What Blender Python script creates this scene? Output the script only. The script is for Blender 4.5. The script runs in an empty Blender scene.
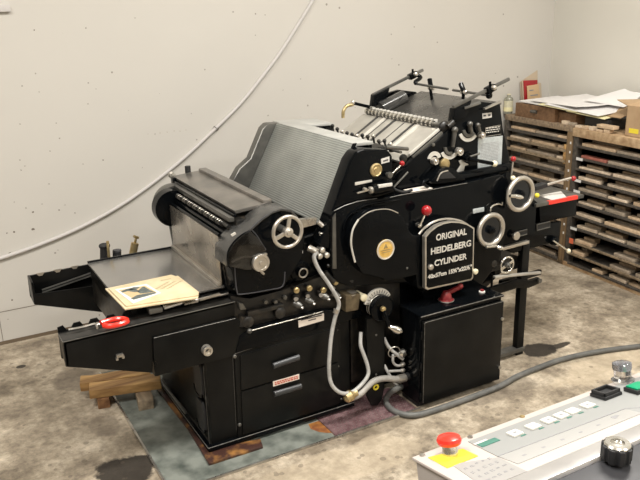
import bpy, bmesh, math, random
from mathutils import Vector, Matrix
random.seed(7)
SC = bpy.context.scene
COL = SC.collection
PI = math.pi

# ------------------------------------------------------------------ materials
MATS = {}
def mat(name, col, rough=.5, metal=0., noise=0., nscale=8., col2=None, bump=0., bscale=60., coat=0., trans=0., alpha=1., emit=None, spec=.5, thresh=None, detail=6.):
    m = bpy.data.materials.new(name); m.use_nodes = True
    nt = m.node_tree; b = nt.nodes['Principled BSDF']
    b.inputs['Roughness'].default_value = rough
    b.inputs['Metallic'].default_value = metal
    b.inputs['Specular IOR Level'].default_value = spec
    b.inputs['Coat Weight'].default_value = coat
    b.inputs['Coat Roughness'].default_value = .12
    b.inputs['Transmission Weight'].default_value = trans
    b.inputs['Alpha'].default_value = alpha
    b.inputs['Base Color'].default_value = (*col, 1)
    tc = nt.nodes.new('ShaderNodeTexCoord')
    if col2 is not None:
        n = nt.nodes.new('ShaderNodeTexNoise'); n.inputs['Scale'].default_value = nscale
        n.inputs['Detail'].default_value = detail
        nt.links.new(tc.outputs['Object'], n.inputs['Vector'])
        r = nt.nodes.new('ShaderNodeValToRGB')
        lo, hi = thresh if thresh else (.35, .65)
        r.color_ramp.elements[0].position = lo; r.color_ramp.elements[1].position = hi
        r.color_ramp.elements[0].color = (*col, 1); r.color_ramp.elements[1].color = (*col2, 1)
        nt.links.new(n.outputs['Fac'], r.inputs['Fac']); nt.links.new(r.outputs['Color'], b.inputs['Base Color'])
        if noise:
            mr = nt.nodes.new('ShaderNodeMapRange'); mr.inputs['To Min'].default_value = max(.03, rough - noise); mr.inputs['To Max'].default_value = min(1, rough + noise)
            nt.links.new(n.outputs['Fac'], mr.inputs['Value']); nt.links.new(mr.outputs['Result'], b.inputs['Roughness'])
    if bump:
        n2 = nt.nodes.new('ShaderNodeTexNoise'); n2.inputs['Scale'].default_value = bscale
        nt.links.new(tc.outputs['Object'], n2.inputs['Vector'])
        bp = nt.nodes.new('ShaderNodeBump'); bp.inputs['Strength'].default_value = bump; bp.inputs['Distance'].default_value = .004
        nt.links.new(n2.outputs['Fac'], bp.inputs['Height']); nt.links.new(bp.outputs['Normal'], b.inputs['Normal'])
    if emit:
        b.inputs['Emission Color'].default_value = (*emit[0], 1); b.inputs['Emission Strength'].default_value = emit[1]
    MATS[name] = m
    return m

def wood(name, c1, c2, scale=14., axis=0, rough=.65):
    m = mat(name, c1, rough)
    nt = m.node_tree; b = nt.nodes['Principled BSDF']
    tc = nt.nodes.new('ShaderNodeTexCoord'); mp = nt.nodes.new('ShaderNodeMapping')
    s = [scale*5]*3; s[axis] = scale*.5
    mp.inputs['Scale'].default_value = s
    n = nt.nodes.new('ShaderNodeTexNoise'); n.inputs['Scale'].default_value = 1.; n.inputs['Detail'].default_value = 8
    r = nt.nodes.new('ShaderNodeValToRGB'); r.color_ramp.elements[0].position = .3; r.color_ramp.elements[1].position = .7
    r.color_ramp.elements[0].color = (*c1, 1); r.color_ramp.elements[1].color = (*c2, 1)
    nt.links.new(tc.outputs['Object'], mp.inputs['Vector']); nt.links.new(mp.outputs['Vector'], n.inputs['Vector'])
    nt.links.new(n.outputs['Fac'], r.inputs['Fac']); nt.links.new(r.outputs['Color'], b.inputs['Base Color'])
    bp = nt.nodes.new('ShaderNodeBump'); bp.inputs['Strength'].default_value = .4; bp.inputs['Distance'].default_value = .003
    nt.links.new(n.outputs['Fac'], bp.inputs['Height']); nt.links.new(bp.outputs['Normal'], b.inputs['Normal'])
    return m

ENAMEL = mat('black_enamel', (.0018, .0024, .0032), .13, 0, .05, 9., (.0035, .0042, .005), bump=.03, bscale=18, coat=0., spec=.13)
ENAMEL_DULL = mat('worn_black_paint', (.0036, .0038, .0038), .32, 0, .1, 7., (.0085, .0085, .008), bump=.06, bscale=50, spec=.16)
CASTING = mat('grimy_casting', (.006, .006, .006), .4, 0, .15, 30., (.035, .028, .02), bump=.3, bscale=90, thresh=(.45, .75))
DARKSTEEL = mat('dark_steel', (.10, .098, .092), .36, .6, .1, 12., (.17, .165, .15), bump=.05)
TABLESTEEL = mat('feed_table_steel', (.085, .082, .076), .28, .6, .08, 10., (.13, .125, .115))
WORNGLINT = mat('worn_glint_metal', (.09, .087, .08), .38, .3, .1, 60., (.19, .18, .165))  # grey for worn paint and for highlights painted onto sharp edges
DUSTY = mat('dusty_black_top', (.022, .021, .019), .5, 0, .1, 16., (.05, .047, .043), spec=.3)
HOOD = mat('hood_grey', (.035, .035, .034), .22, 0, .08, 14., (.07, .068, .064), spec=.45)
COVERSTEEL = mat('cover_steel', (.20, .19, .175), .34, .7, .12, 9., (.36, .33, .3), thresh=(.4, .8))
STEEL = mat('bare_steel', (.36, .34, .31), .3, .85, .1, 20., (.55, .52, .47))
SHEETMETAL = mat('plate_steel', (.33, .305, .27), .26, .8, .1, 8., (.50, .46, .41))
BOARD = mat('delivery_board_steel', (.34, .33, .32), .24, .75, .05, 6., (.40, .39, .37))
PALE = mat('pale_feedboard_metal', (.42, .40, .36), .4, .4, .1, 12., (.52, .50, .45))
CHROME = mat('worn_chrome', (.62, .6, .55), .22, .95, .08, 25., (.75, .73, .68))
RIM = mat('nickel_rim', (.50, .47, .42), .34, .8, .1, 20., (.62, .58, .52))
BRASS = mat('aged_brass', (.42, .31, .14), .38, .8, .1, 40., (.58, .47, .26))
GOLD = mat('gold_emblem', (.75, .47, .10), .4, .4, .05, 60., (.85, .6, .2))
SILVERPAINT = mat('silver_paint', (.62, .60, .55), .45, .3, 0, 20., (.72, .7, .65))
REDPL = mat('red_plastic', (.36, .012, .016), .2, coat=.3)
REDBR = mat('bright_red', (.85, .035, .02), .28, coat=.3)
DARKRED = mat('dark_red_paint', (.17, .014, .018), .35, 0, .1, 30., (.24, .03, .03))
CREAMPL = mat('cream_plastic', (.78, .72, .52), .35)
YELLOWPL = mat('yellow_plastic', (.85, .7, .05), .4)
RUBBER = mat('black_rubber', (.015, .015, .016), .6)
GLASSBLACK = mat('dial_glass', (.008, .010, .013), .12, 0, spec=.5)
LABELWHITE = mat('label_white', (.66, .64, .60), .5, 0, 0, 90., (.56, .54, .51))
LEGEND = mat('legend_card', (.34, .33, .32), .5, spec=.25)
LABELPINK = mat('label_pink', (.78, .70, .62), .55)
LABELGREY = mat('label_grey', (.45, .49, .50), .4, .2, 0, 60., (.56, .6, .61))
INK = mat('print_ink', (.05, .05, .055), .6)
REDINK = mat('red_ink', (.55, .12, .08), .6)
GREYINK = mat('grey_ink', (.28, .28, .29), .6)
HOSE = mat('grey_hose', (.34, .335, .32), .38, 0, .08, 30., (.46, .455, .44))
HOSEDIRTY = mat('dirty_hose', (.26, .25, .23), .5, 0, .1, 25., (.38, .36, .33))
CABLE = mat('dark_grey_cable', (.09, .092, .088), .5, 0, .1, 20., (.14, .14, .133))
WIREWHITE = mat('white_conduit', (.60, .575, .56), .5, spec=.3)
NEWS = mat('newsprint', (.58, .47, .29), .75, 0, 0, 14., (.68, .57, .38))
CARDW = mat('white_card', (.78, .77, .71), .6, spec=.3)
PICBLUE = mat('print_bluegrey', (.07, .085, .085), .6, 0, 0, 45., (.13, .15, .14))
PAPER = mat('white_paper', (.80, .78, .77), .7)
PAPERYEL = mat('yellow_paper', (.84, .78, .48), .7)
CARDBOARD = mat('cardboard', (.42, .28, .16), .75, 0, 0, 10., (.50, .35, .21))
CARDBOARDP = mat('pale_cardboard', (.55, .45, .33), .75)
TIMBER = wood('rough_timber', (.20, .10, .035), (.62, .38, .15), 6.)
TIMBERRED = wood('reddish_timber', (.16, .07, .03), (.34, .18, .08), 8., 1)
TIMBERGREY = wood('weathered_timber', (.16, .12, .08), (.36, .28, .19), 8., 1)
PLINTH = mat('oily_plinth', (.05, .02, .014), .5, 0, .15, 14., (.40, .19, .045), bump=.4, bscale=60, thresh=(.48, .75))
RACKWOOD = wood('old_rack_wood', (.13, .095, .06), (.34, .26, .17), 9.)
RACKPOST = wood('rack_post_wood', (.10, .06, .03), (.28, .19, .10), 9., 2)
RACKPALE = wood('pale_rack_wood', (.34, .21, .11), (.60, .44, .27), 6.)
RACKTOP = wood('worn_top_board', (.13, .09, .06), (.36, .27, .18), 9.)
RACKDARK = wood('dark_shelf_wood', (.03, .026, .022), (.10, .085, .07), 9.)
DRAWERW = wood('drawer_wood', (.13, .065, .03), (.25, .14, .07), 10.)
STRIPS = [wood('strip_pale', (.58, .45, .32), (.82, .68, .52), 10.),
          wood('strip_tan', (.50, .36, .23), (.70, .53, .36), 10.),
          wood('strip_grey', (.30, .24, .18), (.46, .38, .29), 10.),
          wood('strip_red', (.30, .08, .06), (.44, .17, .12), 10.)]
GALV = mat('galvanized_sheet', (.085, .10, .088), .45, .25, .14, 11., (.27, .29, .26), bump=.05, detail=12., thresh=(.3, .6))
MESHPLATE = mat('red_grey_plate', (.14, .075, .08), .5, .3, .1, 30., (.24, .15, .155))
CONSOLE = mat('console_cream', (.47, .42, .39), .5, 0, .03, 4., (.50, .45, .42), spec=.25)
CONSOLESIDE = mat('console_side', (.34, .31, .29), .45)
PANELGREY = mat('panel_grey', (.29, .295, .29), .5, spec=.25)
ALU = mat('aluminium', (.60, .59, .59), .3, .75, .08, 6., (.78, .77, .77))
DARKGREY = mat('dark_grey_plate', (.05, .05, .055), .45, spec=.3)
OILY = mat('oily_brass', (.09, .07, .045), .4, .5, .1, 30., (.20, .16, .10))
STRIP = mat('guard_strip', (.40, .405, .385), .5, .2, .05, 10., (.48, .48, .455))
CARDTAN = mat('picture_tan', (.55, .42, .24), .7)
GREENPL = mat('green_lens', (.0, .30, .14), .35)
TEAL = mat('teal_screen', (.07, .20, .16), .3)
CLEARTINT = mat('smoky_plastic', (.30, .29, .28), .06, trans=1., spec=.4)
CLEAR = mat('clear_plastic', (.85, .85, .86), .05, trans=.95)
GLASSOIL = mat('bottle_glass', (.62, .62, .52), .1, trans=.6)
BLUECAP = mat('blue_grey_steel', (.42, .43, .47), .25, .8)
HANDLEM = mat('drawer_handle_grey', (.05, .052, .055), .3, .3, spec=.4)
TAPE = mat('black_tape_metal', (.05, .05, .05), .4, .4)
ORANGET = mat('orange_tag', (.75, .16, .07), .6)
WHITET = mat('white_tag', (.75, .75, .74), .6)

def corrugated():
    m = mat('ribbed_guard', (.20, .215, .20), .42, .35)
    nt = m.node_tree; b = nt.nodes['Principled BSDF']
    tc = nt.nodes.new('ShaderNodeTexCoord')
    n = nt.nodes.new('ShaderNodeTexNoise'); n.inputs['Scale'].default_value = 5; n.inputs['Detail'].default_value = 8
    nt.links.new(tc.outputs['Object'], n.inputs['Vector'])
    r = nt.nodes.new('ShaderNodeValToRGB'); r.color_ramp.elements[0].position = .3; r.color_ramp.elements[1].position = .72
    r.color_ramp.elements[0].color = (.29, .305, .285, 1); r.color_ramp.elements[1].color = (.46, .475, .45, 1)
    nt.links.new(n.outputs['Fac'], r.inputs['Fac'])
    mp = nt.nodes.new('ShaderNodeMapping'); mp.inputs['Rotation'].default_value = (0, 0, 0)
    w = nt.nodes.new('ShaderNodeTexWave'); w.bands_direction = 'Z'; w.inputs['Scale'].default_value = 36; w.inputs['Distortion'].default_value = .2
    nt.links.new(tc.outputs['Object'], mp.inputs['Vector']); nt.links.new(mp.outputs['Vector'], w.inputs['Vector'])
    mx = nt.nodes.new('ShaderNodeMix'); mx.data_type = 'RGBA'; mx.blend_type = 'MULTIPLY'; mx.inputs['Factor'].default_value = .25
    nt.links.new(r.outputs['Color'], mx.inputs['A']); nt.links.new(w.outputs['Color'], mx.inputs['B'])
    nt.links.new(mx.outputs['Result'], b.inputs['Base Color'])
    bp = nt.nodes.new('ShaderNodeBump'); bp.inputs['Strength'].default_value = .5; bp.inputs['Distance'].default_value = .003
    nt.links.new(w.outputs['Fac'], bp.inputs['Height']); nt.links.new(bp.outputs['Normal'], b.inputs['Normal'])
    return m
GUARD = corrugated()

def wall_mat():
    m = mat('painted_wall', (.72, .69, .63), .6, spec=.25)
    nt = m.node_tree; b = nt.nodes['Principled BSDF']; L = nt.links.new
    tc = nt.nodes.new('ShaderNodeTexCoord')
    n = nt.nodes.new('ShaderNodeTexNoise'); n.inputs['Scale'].default_value = 1.3; n.inputs['Detail'].default_value = 5
    L(tc.outputs['Object'], n.inputs['Vector'])
    r = nt.nodes.new('ShaderNodeValToRGB'); r.color_ramp.elements[0].color = (.60, .575, .53, 1); r.color_ramp.elements[1].color = (.645, .62, .575, 1)
    L(n.outputs['Fac'], r.inputs['Fac'])
    # small dark chips in the paint
    v = nt.nodes.new('ShaderNodeTexVoronoi'); v.inputs['Scale'].default_value = 13
    L(tc.outputs['Object'], v.inputs['Vector'])
    n3 = nt.nodes.new('ShaderNodeTexNoise'); n3.inputs['Scale'].default_value = 3.1
    L(tc.outputs['Object'], n3.inputs['Vector'])
    lt = nt.nodes.new('ShaderNodeMath'); lt.operation = 'LESS_THAN'
    sc = nt.nodes.new('ShaderNodeMath'); sc.operation = 'MULTIPLY_ADD'; sc.inputs[1].default_value = .35; sc.inputs[2].default_value = -.135
    L(n3.outputs['Fac'], sc.inputs[0]); L(v.outputs['Distance'], lt.inputs[0]); L(sc.outputs[0], lt.inputs[1])
    mx = nt.nodes.new('ShaderNodeMix'); mx.data_type = 'RGBA'
    mx.inputs['B'].default_value = (.22, .19, .16, 1)
    mu = nt.nodes.new('ShaderNodeMath'); mu.operation = 'MULTIPLY'; mu.inputs[1].default_value = .7
    L(lt.outputs[0], mu.inputs[0]); L(mu.outputs[0], mx.inputs['Factor'])
    L(r.outputs['Color'], mx.inputs['A']); L(mx.outputs['Result'], b.inputs['Base Color'])
    bp = nt.nodes.new('ShaderNodeBump'); bp.inputs['Strength'].default_value = .15; bp.inputs['Distance'].default_value = .01
    n4 = nt.nodes.new('ShaderNodeTexNoise'); n4.inputs['Scale'].default_value = 6; n4.inputs['Detail'].default_value = 8
    L(tc.outputs['Object'], n4.inputs['Vector']); L(n4.outputs['Fac'], bp.inputs['Height']); L(bp.outputs['Normal'], b.inputs['Normal'])
    return m
WALL = wall_mat()
WALL2 = mat('painted_wall_grey', (.69, .67, .61), .65, 0, .02, 1.2, (.74, .715, .65), spec=.2)
WALL3 = mat('workshop_wall_dark', (.16, .15, .14), .7, 0, .02, 1.2, (.24, .23, .21), spec=.2)

def floor_mat():
    m = mat('stained_concrete', (.40, .34, .26), .55, spec=.3)
    nt = m.node_tree; b = nt.nodes['Principled BSDF']; L = nt.links.new
    tc = nt.nodes.new('ShaderNodeTexCoord')
    def nz(s, d=8, rough=.6):
        n = nt.nodes.new('ShaderNodeTexNoise'); n.inputs['Scale'].default_value = s; n.inputs['Detail'].default_value = d; n.inputs['Roughness'].default_value = rough
        L(tc.outputs['Object'], n.inputs['Vector']); return n
    a = nz(5.5, 10, .65); r = nt.nodes.new('ShaderNodeValToRGB')
    e = r.color_ramp.elements; e[0].position = .36; e[0].color = (.21, .175, .135, 1); e[1].position = .66; e[1].color = (.62, .545, .44, 1)
    k = e.new(.5); k.color = (.38, .325, .25, 1)
    L(a.outputs['Fac'], r.inputs['Fac'])
    c = nz(34., 12, .75); r2 = nt.nodes.new('ShaderNodeValToRGB'); e = r2.color_ramp.elements
    e[0].position = .34; e[0].color = (.50, .48, .46, 1); e[1].position = .60; e[1].color = (1.1, 1.08, 1.05, 1)
    L(c.outputs['Fac'], r2.inputs['Fac'])
    mx = nt.nodes.new('ShaderNodeMix'); mx.data_type = 'RGBA'; mx.blend_type = 'MULTIPLY'; mx.inputs['Factor'].default_value = .8
    L(r.outputs['Color'], mx.inputs['A']); L(r2.outputs['Color'], mx.inputs['B'])
    last = mx.outputs['Result']
    # dried stains with their own outlines: (x, y, rx, ry, colour)
    n5 = nz(5., 8, .65)
    stains = STAINLIST
    for (sx, sy, rx, ry, colr, st) in stains:
        sep = nt.nodes.new('ShaderNodeMapping'); sep.vector_type = 'POINT'
        sep.inputs['Location'].default_value = (-sx/rx, -sy/ry, 0); sep.inputs['Scale'].default_value = (1/rx, 1/ry, 0)
        L(tc.outputs['Object'], sep.inputs['Vector'])
        ln = nt.nodes.new('ShaderNodeVectorMath'); ln.operation = 'LENGTH'; L(sep.outputs['Vector'], ln.inputs[0])
        ad = nt.nodes.new('ShaderNodeMath'); ad.operation = 'MULTIPLY_ADD'; ad.inputs[1].default_value = 1.6; ad.inputs[2].default_value = -.8
        L(n5.outputs['Fac'], ad.inputs[0])
        sm = nt.nodes.new('ShaderNodeMath'); sm.operation = 'ADD'; L(ad.outputs[0], sm.inputs[0]); L(ln.outputs['Value'], sm.inputs[1])
        mr = nt.nodes.new('ShaderNodeMapRange'); mr.inputs['From Min'].default_value = 1.08; mr.inputs['From Max'].default_value = .94
        mr.inputs['To Max'].default_value = st
        L(sm.outputs[0], mr.inputs['Value'])
        q = nt.nodes.new('ShaderNodeMix'); q.data_type = 'RGBA'; q.inputs['B'].default_value = (*colr, 1)
        L(mr.outputs['Result'], q.inputs['Factor']); L(last, q.inputs['A']); last = q.outputs['Result']
    L(last, b.inputs['Base Color'])
    # small dark drips and grit
    vo = nt.nodes.new('ShaderNodeTexVoronoi'); vo.inputs['Scale'].default_value = 17; L(tc.outputs['Object'], vo.inputs['Vector'])
    g = nz(2.3); ga = nt.nodes.new('ShaderNodeMath'); ga.operation = 'MULTIPLY_ADD'; ga.inputs[1].default_value = .8; ga.inputs[2].default_value = -.27
    L(g.outputs['Fac'], ga.inputs[0]); gl = nt.nodes.new('ShaderNodeMath'); gl.operation = 'LESS_THAN'; L(vo.outputs['Distance'], gl.inputs[0]); L(ga.outputs[0], gl.inputs[1])
    gm = nt.nodes.new('ShaderNodeMath'); gm.operation = 'MULTIPLY'; gm.inputs[1].default_value = .45; L(gl.outputs[0], gm.inputs[0])
    gq = nt.nodes.new('ShaderNodeMix'); gq.data_type = 'RGBA'; gq.inputs['B'].default_value = (.10, .08, .06, 1); L(gm.outputs[0], gq.inputs['Factor']); L(last, gq.inputs['A']); L(gq.outputs['Result'], b.inputs['Base Color'])
    bp = nt.nodes.new('ShaderNodeBump'); bp.inputs['Strength'].default_value = .25; bp.inputs['Distance'].default_value = .005
    L(c.outputs['Fac'], bp.inputs['Height']); L(bp.outputs['Normal'], b.inputs['Normal'])
    return m
DK = (.022, .018, .015)
STAINLIST = [(*(-0.331, 0.066, 0)[:2], .13, .10, DK, .95),
 (*(1.824, -0.016, 0)[:2], .10, .07, DK, .95),
 (*(1.961, -0.038, 0)[:2], .08, .022, DK, .9),
 (*(-0.559, 1.251, 0)[:2], .028, .022, DK, .9),
 (*(1.354, -0.243, 0)[:2], .22, .06, (.12, .10, .08), .4),
 (*(0.612, -0.188, 0)[:2], .35, .06, (.10, .075, .05), .45),
 (*(-0.321, 0.449, 0)[:2], .06, .10, (.16, .13, .10), .45),
 (*(-0.347, 0.949, 0)[:2], .10, .12, (.17, .14, .11), .5),
 (*(2.003, -0.327, 0)[:2], .35, .10, (.62, .52, .38), .45),
 (*(0.366, -0.357, 0)[:2], .45, .12, (.54, .45, .33), .4)]
FLOOR = floor_mat()

# ------------------------------------------------------------------ mesh helpers
ORG = {}          # world offset of each root and part
class MB:
    def __init__(s): s.bm = bmesh.new()
    def _face(s, vs):
        try: return s.bm.faces.new(vs)
        except ValueError: return None
    def hexa(s, p):       # 8 points: bottom loop 0-3, top loop 4-7
        v = [s.bm.verts.new(q) for q in p]
        for f in ((3,2,1,0),(4,5,6,7),(0,1,5,4),(1,2,6,5),(2,3,7,6),(3,0,4,7)): s._face([v[i] for i in f])
        return s
    def box(s, x0, x1, y0, y1, z0, z1):
        return s.hexa([(x0,y0,z0),(x1,y0,z0),(x1,y1,z0),(x0,y1,z0),(x0,y0,z1),(x1,y0,z1),(x1,y1,z1),(x0,y1,z1)])
    def prism(s, poly, a, b, ax='y'):
        f = {'y': lambda p, t: (p[0], t, p[1]), 'x': lambda p, t: (t, p[0], p[1]), 'z': lambda p, t: (p[0], p[1], t)}[ax]
        A = [s.bm.verts.new(f(p, a)) for p in poly]; B = [s.bm.verts.new(f(p, b)) for p in poly]
        s._face(A); s._face(B[::-1]); n = len(poly)
        for i in range(n): s._face([A[i], B[i], B[(i+1) % n], A[(i+1) % n]])
        return s
    def loft(s, loops, cap=True):
        L = [[s.bm.verts.new(p) for p in lp] for lp in loops]; n = len(L[0])
        for k in range(len(L)-1):
            for i in range(n): s._face([L[k][i], L[k][(i+1) % n], L[k+1][(i+1) % n], L[k+1][i]])
        if cap: s._face(L[0][::-1]); s._face(L[-1])
        return s
    def lathe(s, c, axis, prof, seg=28):
        c = Vector(c); a = Vector(axis).normalized(); u = a.orthogonal().normalized(); v = a.cross(u)
        loops = [[c + a*h + (u*math.cos(2*PI*i/seg) + v*math.sin(2*PI*i/seg))*max(r, 1e-4) for i in range(seg)] for r, h in prof]
        return s.loft(loops)
    def cyl(s, p0, p1, r, r2=None, seg=18):
        p0 = Vector(p0); p1 = Vector(p1); d = p1-p0
        return s.lathe(p0, d, [(r, 0), (r if r2 is None else r2, d.length)], seg)
    def ball(s, c, r, seg=16, sc=(1,1,1)):
        n = seg//2; c = Vector(c)
        loops = []
        for k in range(n+1):
            t = PI*k/n; rr = max(math.sin(t), 1e-3)
            loops.append([c + Vector((rr*math.cos(2*PI*i/seg)*r*sc[0], rr*math.sin(2*PI*i/seg)*r*sc[1], -math.cos(t)*r*sc[2])) for i in range(seg)])
        return s.loft(loops)
    def torus(s, c, axis, R, r, seg=40, ms=12, flat=1.):
        c = Vector(c); a = Vector(axis).normalized(); u = a.orthogonal().normalized(); v = a.cross(u)
        L = []
        for i in range(seg):
            d = u*math.cos(2*PI*i/seg) + v*math.sin(2*PI*i/seg)
            L.append([s.bm.verts.new(c + d*(R + r*math.cos(2*PI*j/ms)) + a*(r*flat*math.sin(2*PI*j/ms))) for j in range(ms)])
        for i in range(seg):
            for j in range(ms): s._face([L[i][j], L[(i+1) % seg][j], L[(i+1) % seg][(j+1) % ms], L[i][(j+1) % ms]])
        return s
    def tube(s, pts, r, seg=12, sub=6, smooth=True):
        pts = [Vector(p) for p in pts]
        if smooth and len(pts) > 2:
            q = []
            for i in range(len(pts)-1):
                p0 = pts[max(i-1, 0)]; p1 = pts[i]; p2 = pts[i+1]; p3 = pts[min(i+2, len(pts)-1)]
                for k in range(sub):
                    t = k/sub
                    q.append(.5*((2*p1) + (p2-p0)*t + (2*p0-5*p1+4*p2-p3)*t*t + (3*p1-p0-3*p2+p3)*t**3))
            q.append(pts[-1]); pts = q
        loops = []; up = None
        for i, p in enumerate(pts):
            d = (pts[min(i+1, len(pts)-1)] - pts[max(i-1, 0)]).normalized()
            if up is None: up = d.orthogonal().normalized()
            up = (up - d*up.dot(d)).normalized(); v = d.cross(up)
            loops.append([p + (up*math.cos(2*PI*j/seg) + v*math.sin(2*PI*j/seg))*r for j in range(seg)])
        return s.loft(loops)
    def bar(s, p0, p1, w, h, up=(0,0,1)):      # rectangular bar from p0 to p1
        p0 = Vector(p0); p1 = Vector(p1); d = (p1-p0).normalized(); upv = Vector(up)
        side = d.cross(upv).normalized(); u = side.cross(d)
        q = lambda p: [p - side*w/2 - u*h/2, p + side*w/2 - u*h/2, p + side*w/2 + u*h/2, p - side*w/2 + u*h/2]
        return s.loft([q(p0), q(p1)])
    def quad(s, a, b, c, d, t, n=None):      # slab from four corners, thickness t downwards along the normal
        a, b, c, d = map(Vector, (a, b, c, d))
        nn = Vector(n) if n else (b-a).cross(d-a).normalized()
        o = nn*t
        return s.hexa([a-o, b-o, c-o, d-o, a, b, c, d])
    def build(s, name, m, parent=None, bevel=0., seg=2, loc=None, ang=32):
        bm = s.bm
        bmesh.ops.recalc_face_normals(bm, faces=bm.faces)
        if bevel:
            es = [e for e in bm.edges if len(e.link_faces) == 2 and e.calc_face_angle(0) > math.radians(28)]
            bmesh.ops.bevel(bm, geom=es, offset=bevel, segments=seg, profile=.6, affect='EDGES', clamp_overlap=True)
        return link(bm, name, m, parent, loc, ang)

def link(bm, name, m, parent=None, loc=None, ang=32):
    if parent is not None:
        off = ORG[parent.name]
    else:
        if loc is None:
            xs = [v.co for v in bm.verts]
            loc = (sum(v.x for v in xs)/len(xs), sum(v.y for v in xs)/len(xs), min(v.z for v in xs))
        off = Vector(loc)
    bmesh.ops.translate(bm, verts=bm.verts, vec=-off)
    me = bpy.data.meshes.new(name); bm.to_mesh(me); bm.free()
    me.polygons.foreach_set('use_smooth', [True]*len(me.polygons)); me.set_sharp_from_angle(angle=math.radians(ang))
    me.materials.append(m)
    o = bpy.data.objects.new(name, me); COL.objects.link(o)
    if parent is not None: o.parent = parent
    else: o.location = off
    ORG[o.name] = off
    return o

def tag(o, label=None, cat=None, group=None, kind=None):
    if label: o['label'] = label
    if cat: o['category'] = cat
    if group: o['group'] = group
    if kind: o['kind'] = kind
    return o
def thing(name, loc, label, cat, rz=0., group=None, rot=None, local=False):
    o = bpy.data.objects.new(name, None); COL.objects.link(o)
    o.location = loc; o.rotation_euler = rot or (0, 0, rz); o.empty_display_size = .05
    ORG[o.name] = Vector((0,0,0)) if local else Vector(loc)
    return tag(o, label, cat, group)
def text(body, name, size, loc, rot, m, parent, ex=.0006, align='LEFT', bold=.0, sx=1., spacing=1.):
    cu = bpy.data.curves.new(name, 'FONT'); cu.body = body; cu.size = size; cu.extrude = ex; cu.offset = bold
    cu.align_x = align; cu.space_character = spacing; cu.resolution_u = 3
    tmp = bpy.data.objects.new('tmp', cu); COL.objects.link(tmp)
    bpy.context.view_layer.update()
    me = bpy.data.meshes.new_from_object(tmp.evaluated_get(bpy.context.evaluated_depsgraph_get()))
    bpy.data.objects.remove(tmp)
    M = Matrix.Translation(Vector(loc)) @ rot.to_4x4() @ Matrix.Diagonal((sx, 1, 1, 1))
    me.transform(M)
    bm = bmesh.new(); bm.from_mesh(me); bpy.data.meshes.remove(me)
    return link(bm, name, m, parent)
FRONT = Matrix.Rotation(PI/2, 3, 'X')       # text that faces -y
def scribble(mb, x0, x1, y, z0, z1, rows, rnd, th=.0008, h=.5):   # rows of short dashes, as small print reads
    dz = (z1-z0)/rows
    for r in range(rows):
        x = x0; zz = z1 - dz*(r+.5)
        while x < x1 - .002:
            w = min(rnd.uniform(.15, .55)*dz*3, x1-x)
            mb.box(x, x+w, y-th, y, zz-dz*h/2, zz+dz*h/2); x += w + dz*.35
def circ(cx, cz, r, a0, a1, n): return [(cx + r*math.cos(math.radians(a0+(a1-a0)*i/n)), cz + r*math.sin(math.radians(a0+(a1-a0)*i/n))) for i in range(n+1)]
def smoothpoly(pts, n=4, closed=True):
    out = []; k = len(pts)
    for i in range(k):
        p0, p1, p2, p3 = (Vector(pts[(i+j-1) % k]) for j in range(4))
        for q in range(n):
            t = q/n; v = .5*((2*p1) + (p2-p0)*t + (2*p0-5*p1+4*p2-p3)*t*t + (3*p1-p0-3*p2+p3)*t**3); out.append((v.x, v.y))
    return out

# ------------------------------------------------------------------ room shell
CHIPM = mat('bare_chip', (.20, .17, .14), .8)
CHIPL = mat('plaster_chip', (.50, .46, .40), .8)
CHIPS = [(*[(-0.362, 0.628)][0], 0.0084), (*[(-0.22, 1.041)][0], 0.00364), (*[(-0.382, 0.75)][0], 0.00336), (*[(-0.376, 1.011)][0], 0.00364), (*[(-0.378, 0.957)][0], 0.00336), (*[(-0.356, 0.976)][0], 0.0028), (*[(-0.248, 0.864)][0], 0.00364), (*[(-0.215, 0.713)][0], 0.00504), (*[(-0.349, 0.722)][0], 0.00672), (*[(-0.298, 0.759)][0], 0.00336), (*[(-0.133, 0.683)][0], 0.00392), (*[(0.053, 0.959)][0], 0.00448), (*[(-0.057, 0.95)][0], 0.0028), (*[(-0.495, 0.628)][0], 0.00448), (*[(-0.459, 0.628)][0], 0.00672), (*[(-0.35, 1.198)][0], 0.00336), (*[(-0.17, 1.186)][0], 0.00336), (*[(-0.217, 1.665)][0], 0.0042), (*[(0.043, 1.666)][0], 0.0042), (*[(0.309, 1.709)][0], 0.00336), (*[(-0.234, 1.354)][0], 0.0028), (*[(0.059, 1.348)][0], 0.0028), (*[(-0.496, 0.515)][0], 0.00616), (*[(-0.436, 0.791)][0], 0.0028), (*[(-0.18, 0.736)][0], 0.0028), (*[(-0.523, 0.248)][0], 0.0056), (*[(-0.249, 0.487)][0], 0.0028), (*[(0.39, 1.076)][0], 0.0042), (*[(0.432, 1.077)][0], 0.00448), (*[(0.474, 1.079)][0], 0.00448), (*[(0.509, 1.075)][0], 0.00392), (*[(0.546, 1.078)][0], 0.00392), (*[(0.32, 1.077)][0], 0.00336), (*[(0.36, 1.073)][0], 0.00336), (*[(1.185, 1.26)][0], 0.0028), (*[(1.086, 1.704)][0], 0.00308)]
YW, XW = 1.587, 3.47
o = MB().box(-4.2, XW+.1, -6.2, YW+.1, -.1, 0).build('floor', FLOOR, loc=(0,0,0)); tag(o, kind='structure')
o = MB().box(-4.2, XW+.1, YW, YW+.1, 0, 3.6).build('wall_back', WALL, loc=(0,0,0)); tag(o, kind='structure')
wr = MB(); wr.hexa([(3.445,YW,0),(3.60,YW,0),(3.125,-6.2,0),(2.97,-6.2,0),(3.445,YW,3.6),(3.60,YW,3.6),(3.125,-6.2,3.6),(2.97,-6.2,3.6)])
o = wr.build('wall_right', WALL2, loc=(0,0,0)); tag(o, kind='structure')
o = MB().box(-4.3, -4.2, -6.2, YW+.1, 0, 3.6).build('wall_left', WALL3, loc=(0,0,0)); tag(o, kind='structure')
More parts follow.
